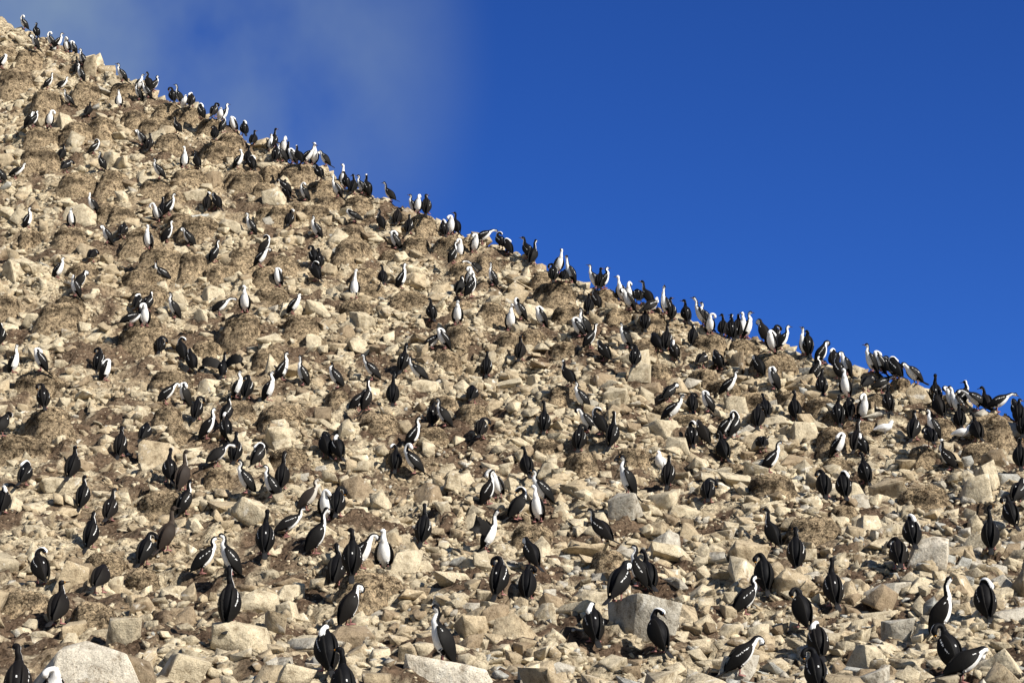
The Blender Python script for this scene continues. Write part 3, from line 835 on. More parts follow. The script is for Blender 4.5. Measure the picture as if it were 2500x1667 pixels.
# ------------------------------------------------------------------ what the photograph shows, and where (feet)
# x, y, pose, way it faces (0 = to the camera, 90 = right, 180 = away, -90 = left), side its head turns to in the picture
_bm = {}
BIRDS = [
 (58,72,'B',-60,'r'),(88,88,'U',-130,'l'),(85,121,'P',-55,'l'),(122,111,'B',-50,'r'),(141,118,'U',80,''),(163,118,'P',-30,'r'),(178,114,'S',-50,'r'),
 (200,160,'U',-60,''),(186,183,'T',172,'l'),(5,174,'S',70,'r'),(117,217,'T',120,''),(150,222,'L',110,''),(168,258,'U',-60,''),(193,242,'U',-50,'l'),
 (213,285,'U',175,'r'),(297,203,'U',-50,'l'),(289,262,'U',0,''),(338,245,'U',-60,'l'),(338,222,'U',40,'r'),(360,240,'U',-50,'l'),(362,218,'U',-130,'l'),
 (376,225,'U',130,'r'),(420,262,'P',-150,'l'),(437,258,'T',-70,''),(466,262,'S',178,'l'),(522,292,'P',160,'r'),(546,302,'U',80,''),(572,322,'S',-25,'r'),
 (596,345,'S',-160,'r'),(617,356,'U',172,'r'),(432,332,'U',-125,'l'),(488,325,'S',-120,'r'),(523,345,'P',-172,'l'),(545,336,'B',140,'r'),(582,413,'U',65,'l'),
 (604,400,'U',178,'r'),(616,418,'S',-150,'r'),(667,354,'T',172,'r'),(660,370,'R',35,'l'),(690,372,'B',25,'r'),(673,394,'R',176,''),(688,396,'U',-60,'l'),
 (703,388,'T',175,'l'),(712,398,'S',-50,'r'),(729,400,'U',-130,'r'),(750,402,'L',55,''),(766,402,'T',15,'l'),(795,404,'P',-70,'l'),(388,437,'U',-60,'l'),
 (450,410,'U',20,'l'),(480,412,'U',-135,'l'),(698,445,'U',-145,'r'),(778,442,'P',-140,'l'),(70,347,'P',80,'r'),(79,347,'U',125,''),(119,315,'P',30,'r'),
 (149,393,'U',170,'r'),(228,378,'B',118,'l'),(247,416,'U',-105,''),(38,437,'L',98,''),(1,445,'U',-95,''),(157,472,'G',160,'r'),(221,480,'U',-40,'r'),
 (345,355,'P',-60,'l'),(364,368,'U',175,'l'),(506,515,'B',178,'r'),(528,512,'P',-130,'l'),(413,531,'U',105,''),(396,531,'U',178,''),(384,541,'P',-28,'l'),
 (690,475,'G',-115,'l'),(743,490,'B',-60,'r'),(705,553,'B',178,'r'),(612,572,'U',-55,'l'),(408,596,'U',112,''),(460,602,'P',-75,'l'),(525,640,'U',130,'r'),
 (646,622,'B',115,'l'),(770,582,'U',-50,'l'),(780,655,'U',-172,'l'),(772,686,'B',-135,'r'),(766,648,'P',-150,'l'),
 (71,559,'U',82,''),(173,555,'R',-8,'r'),(259,594,'P',-50,'l'),(298,582,'G',176,'l'),(315,615,'C',125,'r'),(357,642,'U',-30,'l'),(397,690,'L',-62,'r'),
 (223,640,'G',178,'r'),(143,680,'U',62,'r'),(181,725,'P',-45,'r'),(195,708,'P',130,'r'),(332,758,'S',175,'l'),(358,760,'R',155,''),(424,776,'U',-55,'l'),
 (318,817,'C',110,''),(352,815,'P',15,'l'),(537,770,'H',98,''),(597,762,'U',0,'l'),(635,698,'P',60,'r'),(678,700,'S',-32,'r'),(716,768,'R',58,'r'),
 (864,728,'T',8,'r'),(441,878,'B',-130,'r'),(466,905,'P',-140,'l'),(545,925,'W',170,'r'),
 (838,446,'T',10,'l'),(822,482,'T',-40,'l'),(846,456,'U',-150,'l'),(860,474,'U',170,'l'),(882,474,'U',-60,'l'),(895,478,'U',-130,'r'),(954,493,'T',-110,''),
 (1008,500,'U',-62,''),(1019,520,'B',20,'r'),(970,548,'P',175,'r'),(998,572,'U',170,'l'),(865,542,'C',-100,'r'),(928,560,'U',-130,'l'),(1042,560,'R',172,'r'),
 (1085,584,'S',-170,'r'),(1100,572,'P',15,'l'),(1114,570,'T',-140,'l'),(963,608,'S',-60,'r'),(1158,617,'P',25,'l'),(1178,596,'H',98,''),(1222,598,'B',-140,'r'),
 (1241,622,'S',-130,'r'),(1122,632,'P',20,'l'),(1108,675,'U',118,''),(1165,675,'H',-62,''),(1200,700,'T',-62,''),(1145,702,'P',20,'l'),(1122,722,'R',140,'r'),
 (1152,725,'U',115,''),(1152,708,'P',25,'l'),(934,695,'U',-170,'l'),(982,706,'T',75,''),(1054,784,'U',-160,'l'),(1117,793,'R',8,'r'),(1268,780,'B',-50,'l'),
 (1246,807,'U',5,'r'),(1322,797,'S',-40,'r'),(1083,852,'S',-48,'r'),(1056,853,'C',95,''),(1270,880,'U',170,'r'),(1187,917,'U',180,'l'),(983,906,'U',168,'r'),
 (1021,927,'L',-68,'r'),(906,929,'L',-72,''),(1288,632,'U',-135,'l'),(1301,645,'T',148,''),(1362,662,'T',30,'l'),(1351,688,'P',178,'l'),(1376,688,'C',178,'r'),
 (1392,693,'T',-45,'r'),(1452,702,'T',-60,''),(1464,704,'U',174,'r'),(1478,706,'U',100,''),(1517,722,'T',-30,'l'),(1534,726,'B',8,'r'),(1535,760,'P',-40,'l'),
 (1560,742,'G',178,'l'),(1582,745,'T',-130,'l'),(1588,764,'C',125,'r'),(1622,773,'T',-40,'r'),(1629,765,'U',-135,'r'),(1641,780,'U',172,'r'),(1675,788,'U',-165,'l'),
 (1715,797,'T',-62,''),(1722,800,'U',-40,'l'),(1733,816,'P',4,'r'),(1764,810,'U',170,'l'),(1783,800,'U',150,'l'),(1788,822,'R',180,''),(1803,818,'R',168,''),
 (1813,825,'U',20,'l'),(1826,823,'U',45,'r'),(1861,822,'P',-130,'l'),(1892,832,'P',168,'r'),(1885,860,'S',-30,'r'),(1908,858,'U',88,''),(1960,868,'T',-45,''),
 (1972,848,'R',-172,''),(1437,766,'U',175,'r'),(1456,754,'U',-138,'l'),(1412,822,'S',-62,'r'),(1426,820,'U',-60,''),(1444,851,'L',108,''),(1476,884,'P',-132,'r'),
 (1528,850,'U',-60,'l'),(1575,807,'U',178,'r'),(1551,896,'P',175,'l'),(1606,860,'P',-150,'r'),(1626,854,'U',170,'r'),(1645,879,'S',-150,'l'),(1692,842,'R',160,'r'),
 (1712,899,'G',152,'l'),(1755,902,'P',-150,'r'),(1389,949,'U',-130,'r'),(1852,918,'P',-140,'l'),(1783,968,'L',62,''),(1886,951,'S',-72,'r'),(1631,980,'P',130,'r'),
 (1642,1023,'L',52,''),(1690,1008,'P',180,'r'),(1726,1005,'S',-70,'r'),(1690,1090,'B',180,'r'),(1714,1084,'P',-130,'r'),(1795,1067,'B',130,'l'),(1771,1070,'P',60,'l'),
 (1850,1045,'P',170,'r'),(1872,1024,'U',180,''),(1863,1106,'G',175,'l'),(1943,1025,'U',180,''),(1995,930,'U',112,''),(2007,964,'U',175,'r'),(2036,880,'S',170,'l'),
 (2010,882,'P',100,'r'),(2045,926,'U',-142,'r'),(2063,917,'P',-50,'l'),(2065,970,'U',-28,'l'),(2047,1036,'U',180,''),(2073,1022,'P',175,'r'),(2109,1026,'P',18,'l'),
 (2172,994,'U',-175,'r'),(2126,903,'U',-60,'l'),(2146,918,'S',-52,'r'),(2159,920,'P',-142,'l'),(2179,918,'P',-115,'l'),(2188,922,'S',-140,'r'),(2242,930,'P',-50,'l'),
 (2114,956,'G',142,'r'),(2150,960,'H',112,''),(2285,990,'T',172,''),(2293,1018,'R',-158,'l'),(2322,1000,'P',-50,'l'),(2340,1016,'U',-50,'l'),(2345,1048,'U',172,'r'),
 (2353,995,'U',110,'l'),(2385,1004,'H',-85,''),(2412,1009,'U',-172,'l'),(2436,1004,'H',85,''),(2484,1006,'P',-150,'r'),(2496,1033,'R',170,'r'),(2232,1075,'U',150,'r'),
 (2278,1070,'U',-60,'l'),(2388,1078,'U',-176,'l'),(2045,1116,'S',40,'l'),(2105,1112,'S',-150,'l'),(2091,1106,'T',152,''),(2276,1137,'G',178,'l'),(2319,1147,'U',-125,'r'),
 (2490,1142,'U',170,'r'),(2499,1064,'P',160,'l'),(2114,1182,'U',-170,'l'),(2014,1213,'P',175,'l'),(2061,1216,'S',180,'r'),(1880,1153,'U',72,''),(1768,1126,'U',-165,'l'),
 (1729,1226,'G',172,'r'),(1,842,'R',175,''),(36,910,'T',52,''),(96,905,'S',-50,'r'),(240,906,'P',175,'l'),(260,929,'S',60,'l'),(388,866,'G',-172,'r'),
 (405,985,'P',112,'r'),(447,992,'S',-60,'r'),(480,1026,'P',175,'r'),(103,1045,'P',-158,'l'),(1,1105,'P',150,'r'),(292,1113,'U',180,'l'),(345,1081,'G',170,'l'),
 (582,972,'U',40,'r'),(602,973,'P',172,'l'),(692,930,'U',75,''),(658,978,'U',52,'r'),(737,941,'T',-58,''),(823,947,'R',-70,'r'),(506,1071,'U',102,''),
 (553,1036,'U',150,'r'),(550,1073,'B',-150,'l'),(530,1140,'H',128,''),(573,1129,'U',180,'l'),(630,1139,'S',142,'l'),(795,1116,'P',-150,'r'),(826,1121,'S',-150,'l'),
 (413,1177,'T',-155,''),(447,1196,'T',150,'r'),(598,1203,'U',-60,''),(660,1219,'U',-60,''),(688,1192,'T',178,''),(898,1003,'T',130,''),(874,1003,'P',115,'r'),
 (958,987,'T',-176,''),(1153,986,'G',172,'l'),(1056,1038,'P',180,'r'),(1085,1041,'U',-75,''),(1173,1070,'G',172,'r'),(1010,1093,'U',82,''),(965,1151,'B',180,'l'),
 (1010,1156,'B',-72,'r'),(1328,1056,'T',176,'l'),(1288,1167,'U',-170,'l'),(1420,998,'U',-60,'l'),(1432,1056,'P',-60,'l'),(1465,1061,'B',-122,'r'),(1496,1091,'T',150,'l'),
 (1412,1099,'P',175,'r'),(1530,1206,'U',-60,''),(1630,1186,'U',170,'l'),
 (57,1185,'S',172,'l'),(168,1167,'U',175,'r'),(203,1239,'U',168,'r'),(266,1271,'U',174,'r'),(5,1251,'S',180,'r'),(221,1336,'U',166,'l'),(451,1256,'U',140,'r'),
 (406,1346,'T',140,'r'),(353,1379,'P',160,'r'),(99,1425,'B',-140,'r'),(243,1446,'G',172,'l'),(495,1399,'U',110,''),(562,1403,'U',-60,''),(140,1523,'U',170,'r'),
 (552,1499,'T',174,''),(42,1722,'U',-172,'l'),(120,1750,'P',20,'l'),(751,1247,'U',78,''),(700,1311,'L',112,''),(795,1269,'P',-15,'r'),(822,1263,'P',180,'r'),
 (645,1353,'T',-170,''),(771,1351,'T',118,''),(1030,1326,'T',176,''),(888,1387,'P',62,'r'),(938,1391,'U',4,'l'),(819,1431,'U',172,''),(857,1449,'U',-174,'l'),
 (855,1524,'P',122,'r'),(800,1636,'S',-162,'l'),(838,1730,'U',-160,'l'),(1072,1613,'U',-62,''),(1216,1216,'P',-30,'l'),(1195,1231,'U',108,''),(1263,1269,'B',122,'l'),
 (1326,1229,'U',-60,''),(1313,1273,'U',-20,'l'),(1190,1346,'V',58,''),(1296,1386,'P',-140,'l'),(1218,1456,'P',162,'l'),(1288,1461,'P',174,'r'),(1474,1336,'U',-128,'l'),
 (1555,1431,'U',-112,''),(1585,1441,'U',-165,'l'),(1515,1459,'P',142,'r'),(1450,1566,'S',-170,'l'),(1608,1591,'B',-150,'r'),(1819,1500,'U',112,''),(1807,1651,'P',100,'r'),
 (1885,1336,'T',-142,'l'),(1945,1386,'U',172,'l'),(2036,1481,'T',-176,''),(1866,1441,'P',-175,'l'),(2196,1389,'G',172,'l'),(2240,1336,'S',176,'r'),(2419,1341,'T',166,'r'),
 (2470,1286,'P',-170,'l'),(2485,1231,'P',140,'r'),(1955,1531,'P',-150,'l'),(2001,1606,'S',180,'l'),(1996,1690,'P',-175,'l'),(2304,1546,'T',72,''),(2408,1509,'S',180,'r'),
 (2320,1641,'P',-152,'l'),(2352,1666,'G',90,'r'),
]
TONES = {(406, 1346): 'young', (751, 1247): 'mottled', (447, 1196): 'mottled'}
ON_NEST = {(450,410),(289,262),(173,555),(597,762),(864,728),(1117,793),(1246,807),(1733,816),(1100,572),(938,1391),(888,1387),(582,972),(795,1269),(70,347),(119,315),
           (635,698),(678,700),(352,815),(36,910),(96,905),(405,985),(447,992),(982,706),(1158,617),(822,482),(860,474),(895,478),(143,680),(357,642),(1313,1273),(1263,1269),
           (1880,1153),(1712,899),(1083,852),(865,542),(1019,520),(716,768),(2045,1116),(688,396),(712,398),(523,345),(388,437),(582,413),(480,412),(1362,662),(1351,688),
           (1392,693),(1588,764),(1622,773),(2412,1009),(2388,1078),(1322,797),(71,559),(1187,917),(333,758),(223,640),(247,416),(364,368),(612,572),(1200,700),(963,608),
           (1436,766),(658,978),(1056,1038),(1010,1093),(221,1336)}
SHEATHBILLS = [(450,259,40,True,'white sheathbill standing on a mound top beside a hunched shag on the upper ridge'),
               (537,293,30,True,'upright white sheathbill on the highest nest mound among shags, against the sky'),
               (2160,1063,88,False,'white sheathbill standing on open rubble in side view, facing right, clear of any shag'),
               (2350,1074,80,False,'white sheathbill half behind the dark back of a shag near the right edge'),
               (1612,1152,-35,True,'white sheathbill low on the scree, turned left, beside a dark backed shag')]
# nest mounds: middle of the top, width, in the photograph
MOUNDS = [(75,127,62),(12,118,50),(40,177,90),(112,226,64),(215,205,66),(190,306,70),(252,292,62),(330,275,66),(385,292,70),(300,210,58),(132,228,50),(106,316,70),(98,366,82),
 (200,428,88),(285,424,76),(382,442,62),(268,505,72),(412,256,58),(455,268,62),(515,294,60),(420,334,70),(562,332,74),(528,350,78),(462,418,72),(583,424,62),(660,408,68),(725,408,74),
 (606,426,72),(647,450,56),(425,470,52),(692,505,66),(652,510,52),(722,498,56),(498,545,60),(492,534,92),(470,620,72),(690,630,80),(528,654,64),(602,610,78),(650,655,68),
 (173,562,76),(78,566,64),(352,566,70),(298,512,62),(445,526,62),(205,648,78),(172,728,84),(332,664,70),(372,698,74),(355,706,60),(352,770,90),(150,746,88),(18,726,70),(400,612,88),(332,800,82),
 (540,650,62),(596,768,88),(740,775,82),(662,712,84),(866,736,76),(892,664,66),(868,586,78),(505,836,84),(658,856,72),(790,446,66),(802,486,58),(878,484,66),(772,506,66),(862,552,66),
 (852,596,68),(1030,528,60),(1016,582,66),(1102,582,78),(1186,632,66),(1130,644,58),(952,618,62),(896,658,62),(1000,716,82),(1200,744,74),(1128,738,58),(1117,800,64),(1246,814,66),(1300,806,62),
 (1088,864,80),(1358,694,92),(1330,668,60),(902,694,68),(1470,710,66),(1380,750,70),(1510,758,56),(1592,770,70),(1562,836,68),(1380,836,58),(1612,894,66),(1733,822,74),(1716,906,74),(1812,834,70),
 (1884,866,100),(1930,955,66),(1766,930,82),(1838,962,74),(1680,1014,70),(1622,988,62),(2000,972,72),(2040,1002,66),(2030,1046,88),(2128,912,58),(2142,964,66),(2200,926,52),(2115,1030,58),
 (2292,1024,62),(2412,1016,92),(2390,1086,84),(2250,1092,62),(2048,1122,84),(420,906,86),(98,912,92),(142,928,66),(122,1000,104),(58,1066,110),(574,980,86),(690,992,104),(824,956,62),(930,1014,96),
 (1082,970,66),(1150,992,86),(1054,1046,72),(985,1100,80),(702,1096,84),(432,1042,62),(532,1146,66),(412,996,66),(1330,1074,60),(1374,946,66),(1420,1108,84),(1550,1096,66),(1880,1162,92),
 (1784,1134,72),(2254,1190,106),(1990,1264,112),(405,1200,120),(352,1392,92),(265,1352,96),(228,1472,112),(60,1446,104),(905,1400,140),(1304,1282,92),(1486,1348,70),(2060,1236,66)]
# the stones one would point at: left, right, top, bottom in the photograph, kind of stone, label
LANDMARKS = [
 (2220,2340,1306,1392,'pale',"big pale smooth slab, largest grey-white stone at the lower right, behind two shags"),
 (1500,1642,1456,1582,'grey',"large grey block with pale sides under a cluster of three shags"),
 (514,642,1508,1602,'cream',"large cream block leaning over a dark hollow near the bottom edge"),
 (556,684,1434,1502,'cream',"broad cream slab beside a tall shag seen from behind, lower slope"),
 (954,1026,1332,1404,'cream',"upright rounded cream boulder just right of a white breasted shag pair"),
 (248,336,1500,1578,'cream',"egg shaped cream boulder alone on bare brown soil, lower left"),
 (60,330,1570,1680,'pale',"widest pale boulder at the bottom left corner, cut by the picture edge"),
 (88,192,1162,1206,'cream',"long low cream slab behind an upright shag at the left"),
 (342,440,1072,1152,'buff',"big buff boulder with a dark undercut beside two tall dark shags"),
 (2214,2276,930,990,'buff',"steep pedestal rock with one preening shag on top against the sky"),
 (1772,1822,960,1014,'cream',"pointed cream rock under a shag holding its wing out"),
 (1488,1562,1196,1268,'grey',"pale triangular rock with a grey face under a resting shag"),
 (138,242,492,552,'cream',"wide cream slab behind a white fronted shag on the upper left slope"),
 (200,236,134,188,'buff',"square buff block standing out on the ridge at the upper left"),
 (2448,2512,1024,1072,'blue-grey',"rounded blue-grey boulder at the right edge below the ridge"),
 (2388,2476,1096,1150,'brown',"dark brown boulder with a shaded flank near the right edge"),
 (985,1195,1608,1690,'pale',"broad flat cream rock at the bottom edge under a lone shag"),
 (1368,1478,1318,1382,'buff',"large buff rock with a crumbling right side, middle of the scree"),
 (642,702,452,508,'cream',"tilted cream slab with a shag crouched along its edge"),
 (442,502,458,494,'cream',"cream slab left of two preening shags on the upper slope"),
 (1044,1164,1388,1432,'cream',"long flat cream slab lying level on soil, lower middle"),
 (1586,1668,1020,1078,'cream',"bulky cream boulder below a white breasted leaning shag"),
 (1530,1600,880,940,'cream',"split cream boulder with a dark cleft at its left, upper right slope"),
 (640,700,1490,1550,'buff',"jumbled buff boulder beside the broad slab at the bottom"),
 (1000,1075,920,965,'cream',"smooth cream stone beside a walking shag in the middle of the slope"),
 (2120,2190,1000,1018,'grey',"thin grey flake of rock leaning below the pedestal rock"),
 (1760,1850,1590,1667,'grey',"grey boulder by the feet of a bending shag at the bottom"),
 (2158,2230,1510,1570,'grey',"dark faced grey boulder left of the tall shag at the lower right"),
]

# ------------------------------------------------------------------ wording of the labels
ORD = ['first', 'second', 'third', 'fourth', 'fifth', 'sixth', 'seventh', 'eighth', 'ninth', 'tenth', 'eleventh', 'twelfth', 'thirteenth', 'fourteenth',
       'fifteenth', 'sixteenth', 'seventeenth', 'eighteenth', 'nineteenth', 'twentieth']
_sx, _sy = [p[0] for p in SKYLINE], [p[1] for p in SKYLINE]
def zone(px, py):
    col = 'left' if px < 620 else 'centre left' if px < 1150 else 'centre right' if px < 1750 else 'right'
    if py - np.interp(px, _sx, _sy) < 42:
        return 'on the skyline, ' + col
    row = 'upper' if py < 420 else 'middle' if py < 800 else 'lower' if py < 1160 else 'bottom'
    if row == 'upper': return 'top slope, left'
    if row == 'middle': return 'middle slope, ' + col
    if row == 'lower': return 'lower slope, ' + col
    return 'bottom slope, ' + col
def number(items):
    """items: (object, look, px, py) -> labels that single each out: look, place, and an ordinal only where look and place are shared"""
    groups = {}
    for o, look, px, py in items:
        groups.setdefault((look, zone(px, py)), []).append((px, py, o))
    for (look, z), lst in groups.items():
        lst.sort(key=lambda q: (q[0], q[1]))
        for k, (_, _, o) in enumerate(lst):
            if len(lst) == 1: o['label'] = '%s, %s' % (look, z)
            elif k == len(lst) - 1: o['label'] = '%s, %s, rightmost of %d' % (look, z, len(lst))
            elif k == 0: o['label'] = '%s, %s, leftmost of %d' % (look, z, len(lst))
            else: o['label'] = '%s, %s, %s from left' % (look, z, ORD[k])
            if len(o['label'].split()) > 16: o['label'] = o['label'].split('most of')[0] + 'most' if 'most of' in o['label'] else o['label'].replace(' slope', '')

# ------------------------------------------------------------------ nest mounds
def nest_template(seed):
    r = np.random.default_rng(seed)
    prof = [(0.0, -.03), (.2, -.01), (.4, -.01), (.55, -.04), (.70, -.12), (.83, -.25), (.93, -.42), (.99, -.60), (1.03, -.78), (1.09, -.98), (1.18, -1.25), (1.32, -1.7), (1.5, -2.4), (1.6, -3.4)]
    pr = catmull(np.array([[a, b] for a, b in prof]), 40)
    k = 52
    ang = np.linspace(0, 2 * np.pi, k, endpoint=False)
    out = 1 + .10 * np.sin(2 * ang + r.uniform(0, 6)) + .06 * np.sin(3 * ang + r.uniform(0, 6)) + .04 * np.sin(5 * ang + r.uniform(0, 6))
    v = []
    for rr_, zz in pr:
        w = out if rr_ > .05 else 1
        v.append(np.stack([np.cos(ang) * rr_ * w, np.sin(ang) * rr_ * w, np.full(k, zz)], 1))
    v = np.concatenate(v)
    nrm = v.copy(); nrm[:, 2] = np.where(v[:, 2] > -.08, 1.2, 0.1)
    nrm /= np.linalg.norm(nrm, axis=1)[:, None]
    v = v + nrm * (vnoise3(v * 1.2, seed)[:, None] * .11 + vnoise3(v * 3.2, seed + 1)[:, None] * .075 + vnoise3(v * 7, seed + 2)[:, None] * .06 + r.normal(0, .014, size=(len(v), 1)))
    rows = len(pr)
    idx = np.arange(rows * k).reshape(rows, k)
    q = np.stack([idx[:-1], np.roll(idx[:-1], -1, 1), np.roll(idx[1:], -1, 1), idx[1:]], -1)[:, :, ::-1].reshape(-1, 4)
    # colour: trodden tan crust on top, dark matted weed showing in patches of the side
    top = np.clip((v[:, 2] + .42) / .25, 0, 1)
    pat = np.clip(vnoise3(v * 1.1 + 3, seed + 5) * 1.6 + .30, 0, 1)
    tan, dark, earth = np.array((.36, .285, .195)), np.array((.09, .07, .05)), np.array((.31, .245, .168))
    side = earth * (1 - pat[:, None]) + dark * pat[:, None]
    lowm = np.clip((-v[:, 2] - .75) / .4, 0, 1)[:, None]
    side = side * (1 - lowm) + earth * lowm
    col = side * (1 - top[:, None]) + tan * top[:, None]
    V, F, Cc, Z = [v], [q.ravel()], [col], [np.full(len(q), 4)]
    base = len(v)
    # loose stalks of weed woven into the side
    for s in range(230):
        a0 = r.uniform(0, 6.283); z0 = r.uniform(-.78, -.02); ln = r.uniform(.12, .42); tilt = r.normal(0, .38)
        rad0 = np.interp(z0, [-.78, -.60, -.42, -.25, -.12, -.02], [1.03, .99, .93, .83, .70, .5])
        pts = []
        for u in np.linspace(-.5, .5, 4):
            a = a0 + u * ln; w = 1 + .10 * math.sin(2 * a) * 0
            oo = np.interp(a % 6.283, ang, out)
            pts.append(np.array([math.cos(a) * rad0 * oo, math.sin(a) * rad0 * oo, z0 + u * ln * tilt]) * (1 + r.uniform(.0, .055)))
        pts = np.array(pts)
        th = r.uniform(.006, .013)
        rings = []
        for i, p_ in enumerate(pts):
            n_ = p_ * (1, 1, .2); n_ = n_ / np.linalg.norm(n_)
            t3 = th * (1 - .5 * abs(i - 1.5) / 1.5)
            rings.append(np.array([p_ + n_ * t3, p_ + np.array([0, 0, t3]) - n_ * t3 * .5, p_ - np.array([0, 0, t3]) - n_ * t3 * .5]))
        vv = np.concatenate(rings)
        ff = []
        for i in range(3):
            for j in range(3):
                ff.append((base + i * 3 + j, base + i * 3 + (j + 1) % 3, base + (i + 1) * 3 + (j + 1) % 3, base + (i + 1) * 3 + j))
        V.append(vv); F.append(np.array(ff).ravel()); Z.append(np.full(9, 4))
        c = np.array([(.05, .038, .026), (.10, .075, .05), (.22, .17, .11), (.42, .34, .23)][r.choice(4, p=[.36, .30, .22, .12])])
        Cc.append(np.tile(c, (12, 1)))
        base += 12
    m = mesh_from('nest_mound', np.concatenate(V), np.concatenate(F), np.concatenate(Z), NEST, smooth=False)
    point_color(m, np.concatenate(Cc))
    return m
NEST_MESH = [nest_template(500 + k) for k in range(12)]
nest_objs = []
mounds = [(x, y, w, None) for x, y, w in MOUNDS]
for k, (px, py, w, _) in enumerate(mounds):
    d0 = drop(px, py + 8, 0.12, False)
    r = 0.5 * w / ppm(*d0) * 1.02
    x, y, z = drop(px, py, 0.8 * r, False)
    zt = z
    q = D.objects.new('nest_mound', NEST_MESH[k % 12])
    q.location = (x, y, zt)
    q.rotation_euler = (RNG.normal(0, .05), RNG.normal(0, .05), RNG.uniform(0, 6.28))
    q.scale = (r, r * RNG.uniform(.9, 1.1), r * RNG.uniform(.8, 1.1))
    C.objects.link(q)
    q['category'] = 'nest'
    q['group'] = 'nest mounds on the slope'
    nest_objs.append((q, px, py, r))
    NESTS.append((x, y, zt, r))

# ------------------------------------------------------------------ landmark stones
LAND = []
STONES = []                                   # (x, y, z, radius)
ROCK_TOPS = []                                # (x0, x1, y0, y1 in the photograph, x, y, z_top, r)
def place_boulder(k, tint, x, y, z, sx, sy, sz, rz, tilt):
    o = D.objects.new('boulder', big_mesh(k, tint))
    o.location = (x, y, z)
    o.scale = (sx, sy, sz)
    o.rotation_euler = (tilt[0], tilt[1], rz)
    C.objects.link(o)
    o['category'] = 'rock'
    return o
for k, (x0, x1, y0, y1, tint, label) in enumerate(LANDMARKS):
    cxp, w, hgt = (x0 + x1) / 2, x1 - x0, y1 - y0
    x, y, z = drop(cxp, y1 - 0.12 * hgt, 0.0, False)
    s = ppm(x, y, z)
    rx, rzv = 0.5 * w / s, 0.5 * hgt / s
    ry = min(rx, rzv * 1.3) * 0.9
    zc = z + rzv * 0.62
    o = place_boulder(k % 22, tint, x, y + ry * .75, zc, rx * 1.06, ry * 1.0, rzv * 1.12, RNG.uniform(-.3, .3) + (0 if k % 2 else math.pi), (RNG.normal(0, .1), RNG.normal(0, .1)))
    o['label'] = label
    o['group'] = 'boulders lying on the slope'
    LAND.append((x, y + ry * .75, rx))
    STONES.append((x, y + ry * .75, zc, max(rx, ry)))
    ROCK_TOPS.append((x0, x1, y0, y1, x, y + ry * .75, o))

# ------------------------------------------------------------------ the birds themselves
from mathutils.bvhtree import BVHTree
def top_of(o, x, y):
    mw = o.matrix_basis
    me = o.data
    bv = BVHTree.FromPolygons([mw @ v_.co for v_ in me.vertices], [tuple(p_.vertices) for p_ in me.polygons])
    hit = bv.ray_cast(Vector((x, y, 500)), Vector((0, 0, -1)))
    return hit[0].z if hit[0] else None
SIDE = {'U': ('U', 'Ul', 'Ur'), 'T': ('T', 'Tl', 'Tr'), 'R': ('R', 'Rl', 'Rr'), 'L': ('L', 'Ll', 'Lr'), 'P': ('P', 'Pl', 'Pr'), 'B': ('Bl', 'Bl', 'Br'),
        'S': ('Sl', 'Sl', 'Sr'), 'C': ('C', 'Cl', 'Cr'), 'H': ('H', 'H', 'H'), 'G': ('Gl', 'Gl', 'Gr'), 'W': ('Tl', 'Tl', 'Tr'), 'V': ('T', 'Tl', 'Tr')}
def get_bird(*key):
    if key not in _bm:
        _bm[key] = bird_mesh(*key)
    return _bm[key]
POSE_WORDS = {'U': 'upright shag', 'T': 'shag stretching its neck up', 'R': 'shag with its neck drawn in', 'S': 'shag with its head tucked away', 'P': 'shag preening its breast',
              'B': 'shag preening its back', 'L': 'shag leaning forward', 'H': 'shag holding its head out low', 'C': 'shag crouching low', 'G': 'shag bent over preening',
              'W': 'dark shag with both wings spread', 'V': 'shag holding its wings open'}
def facing(az):
    a = (az + 180) % 360 - 180
    if abs(a) <= 22: return 'facing the camera'
    if abs(a) >= 158: return 'back turned'
    side = 'right' if a > 0 else 'left'
    if abs(a) < 70: return 'white breast turned ' + side
    if abs(a) <= 112: return 'facing ' + side
    return 'turned away ' + side
birds, bird_xyz = [], []
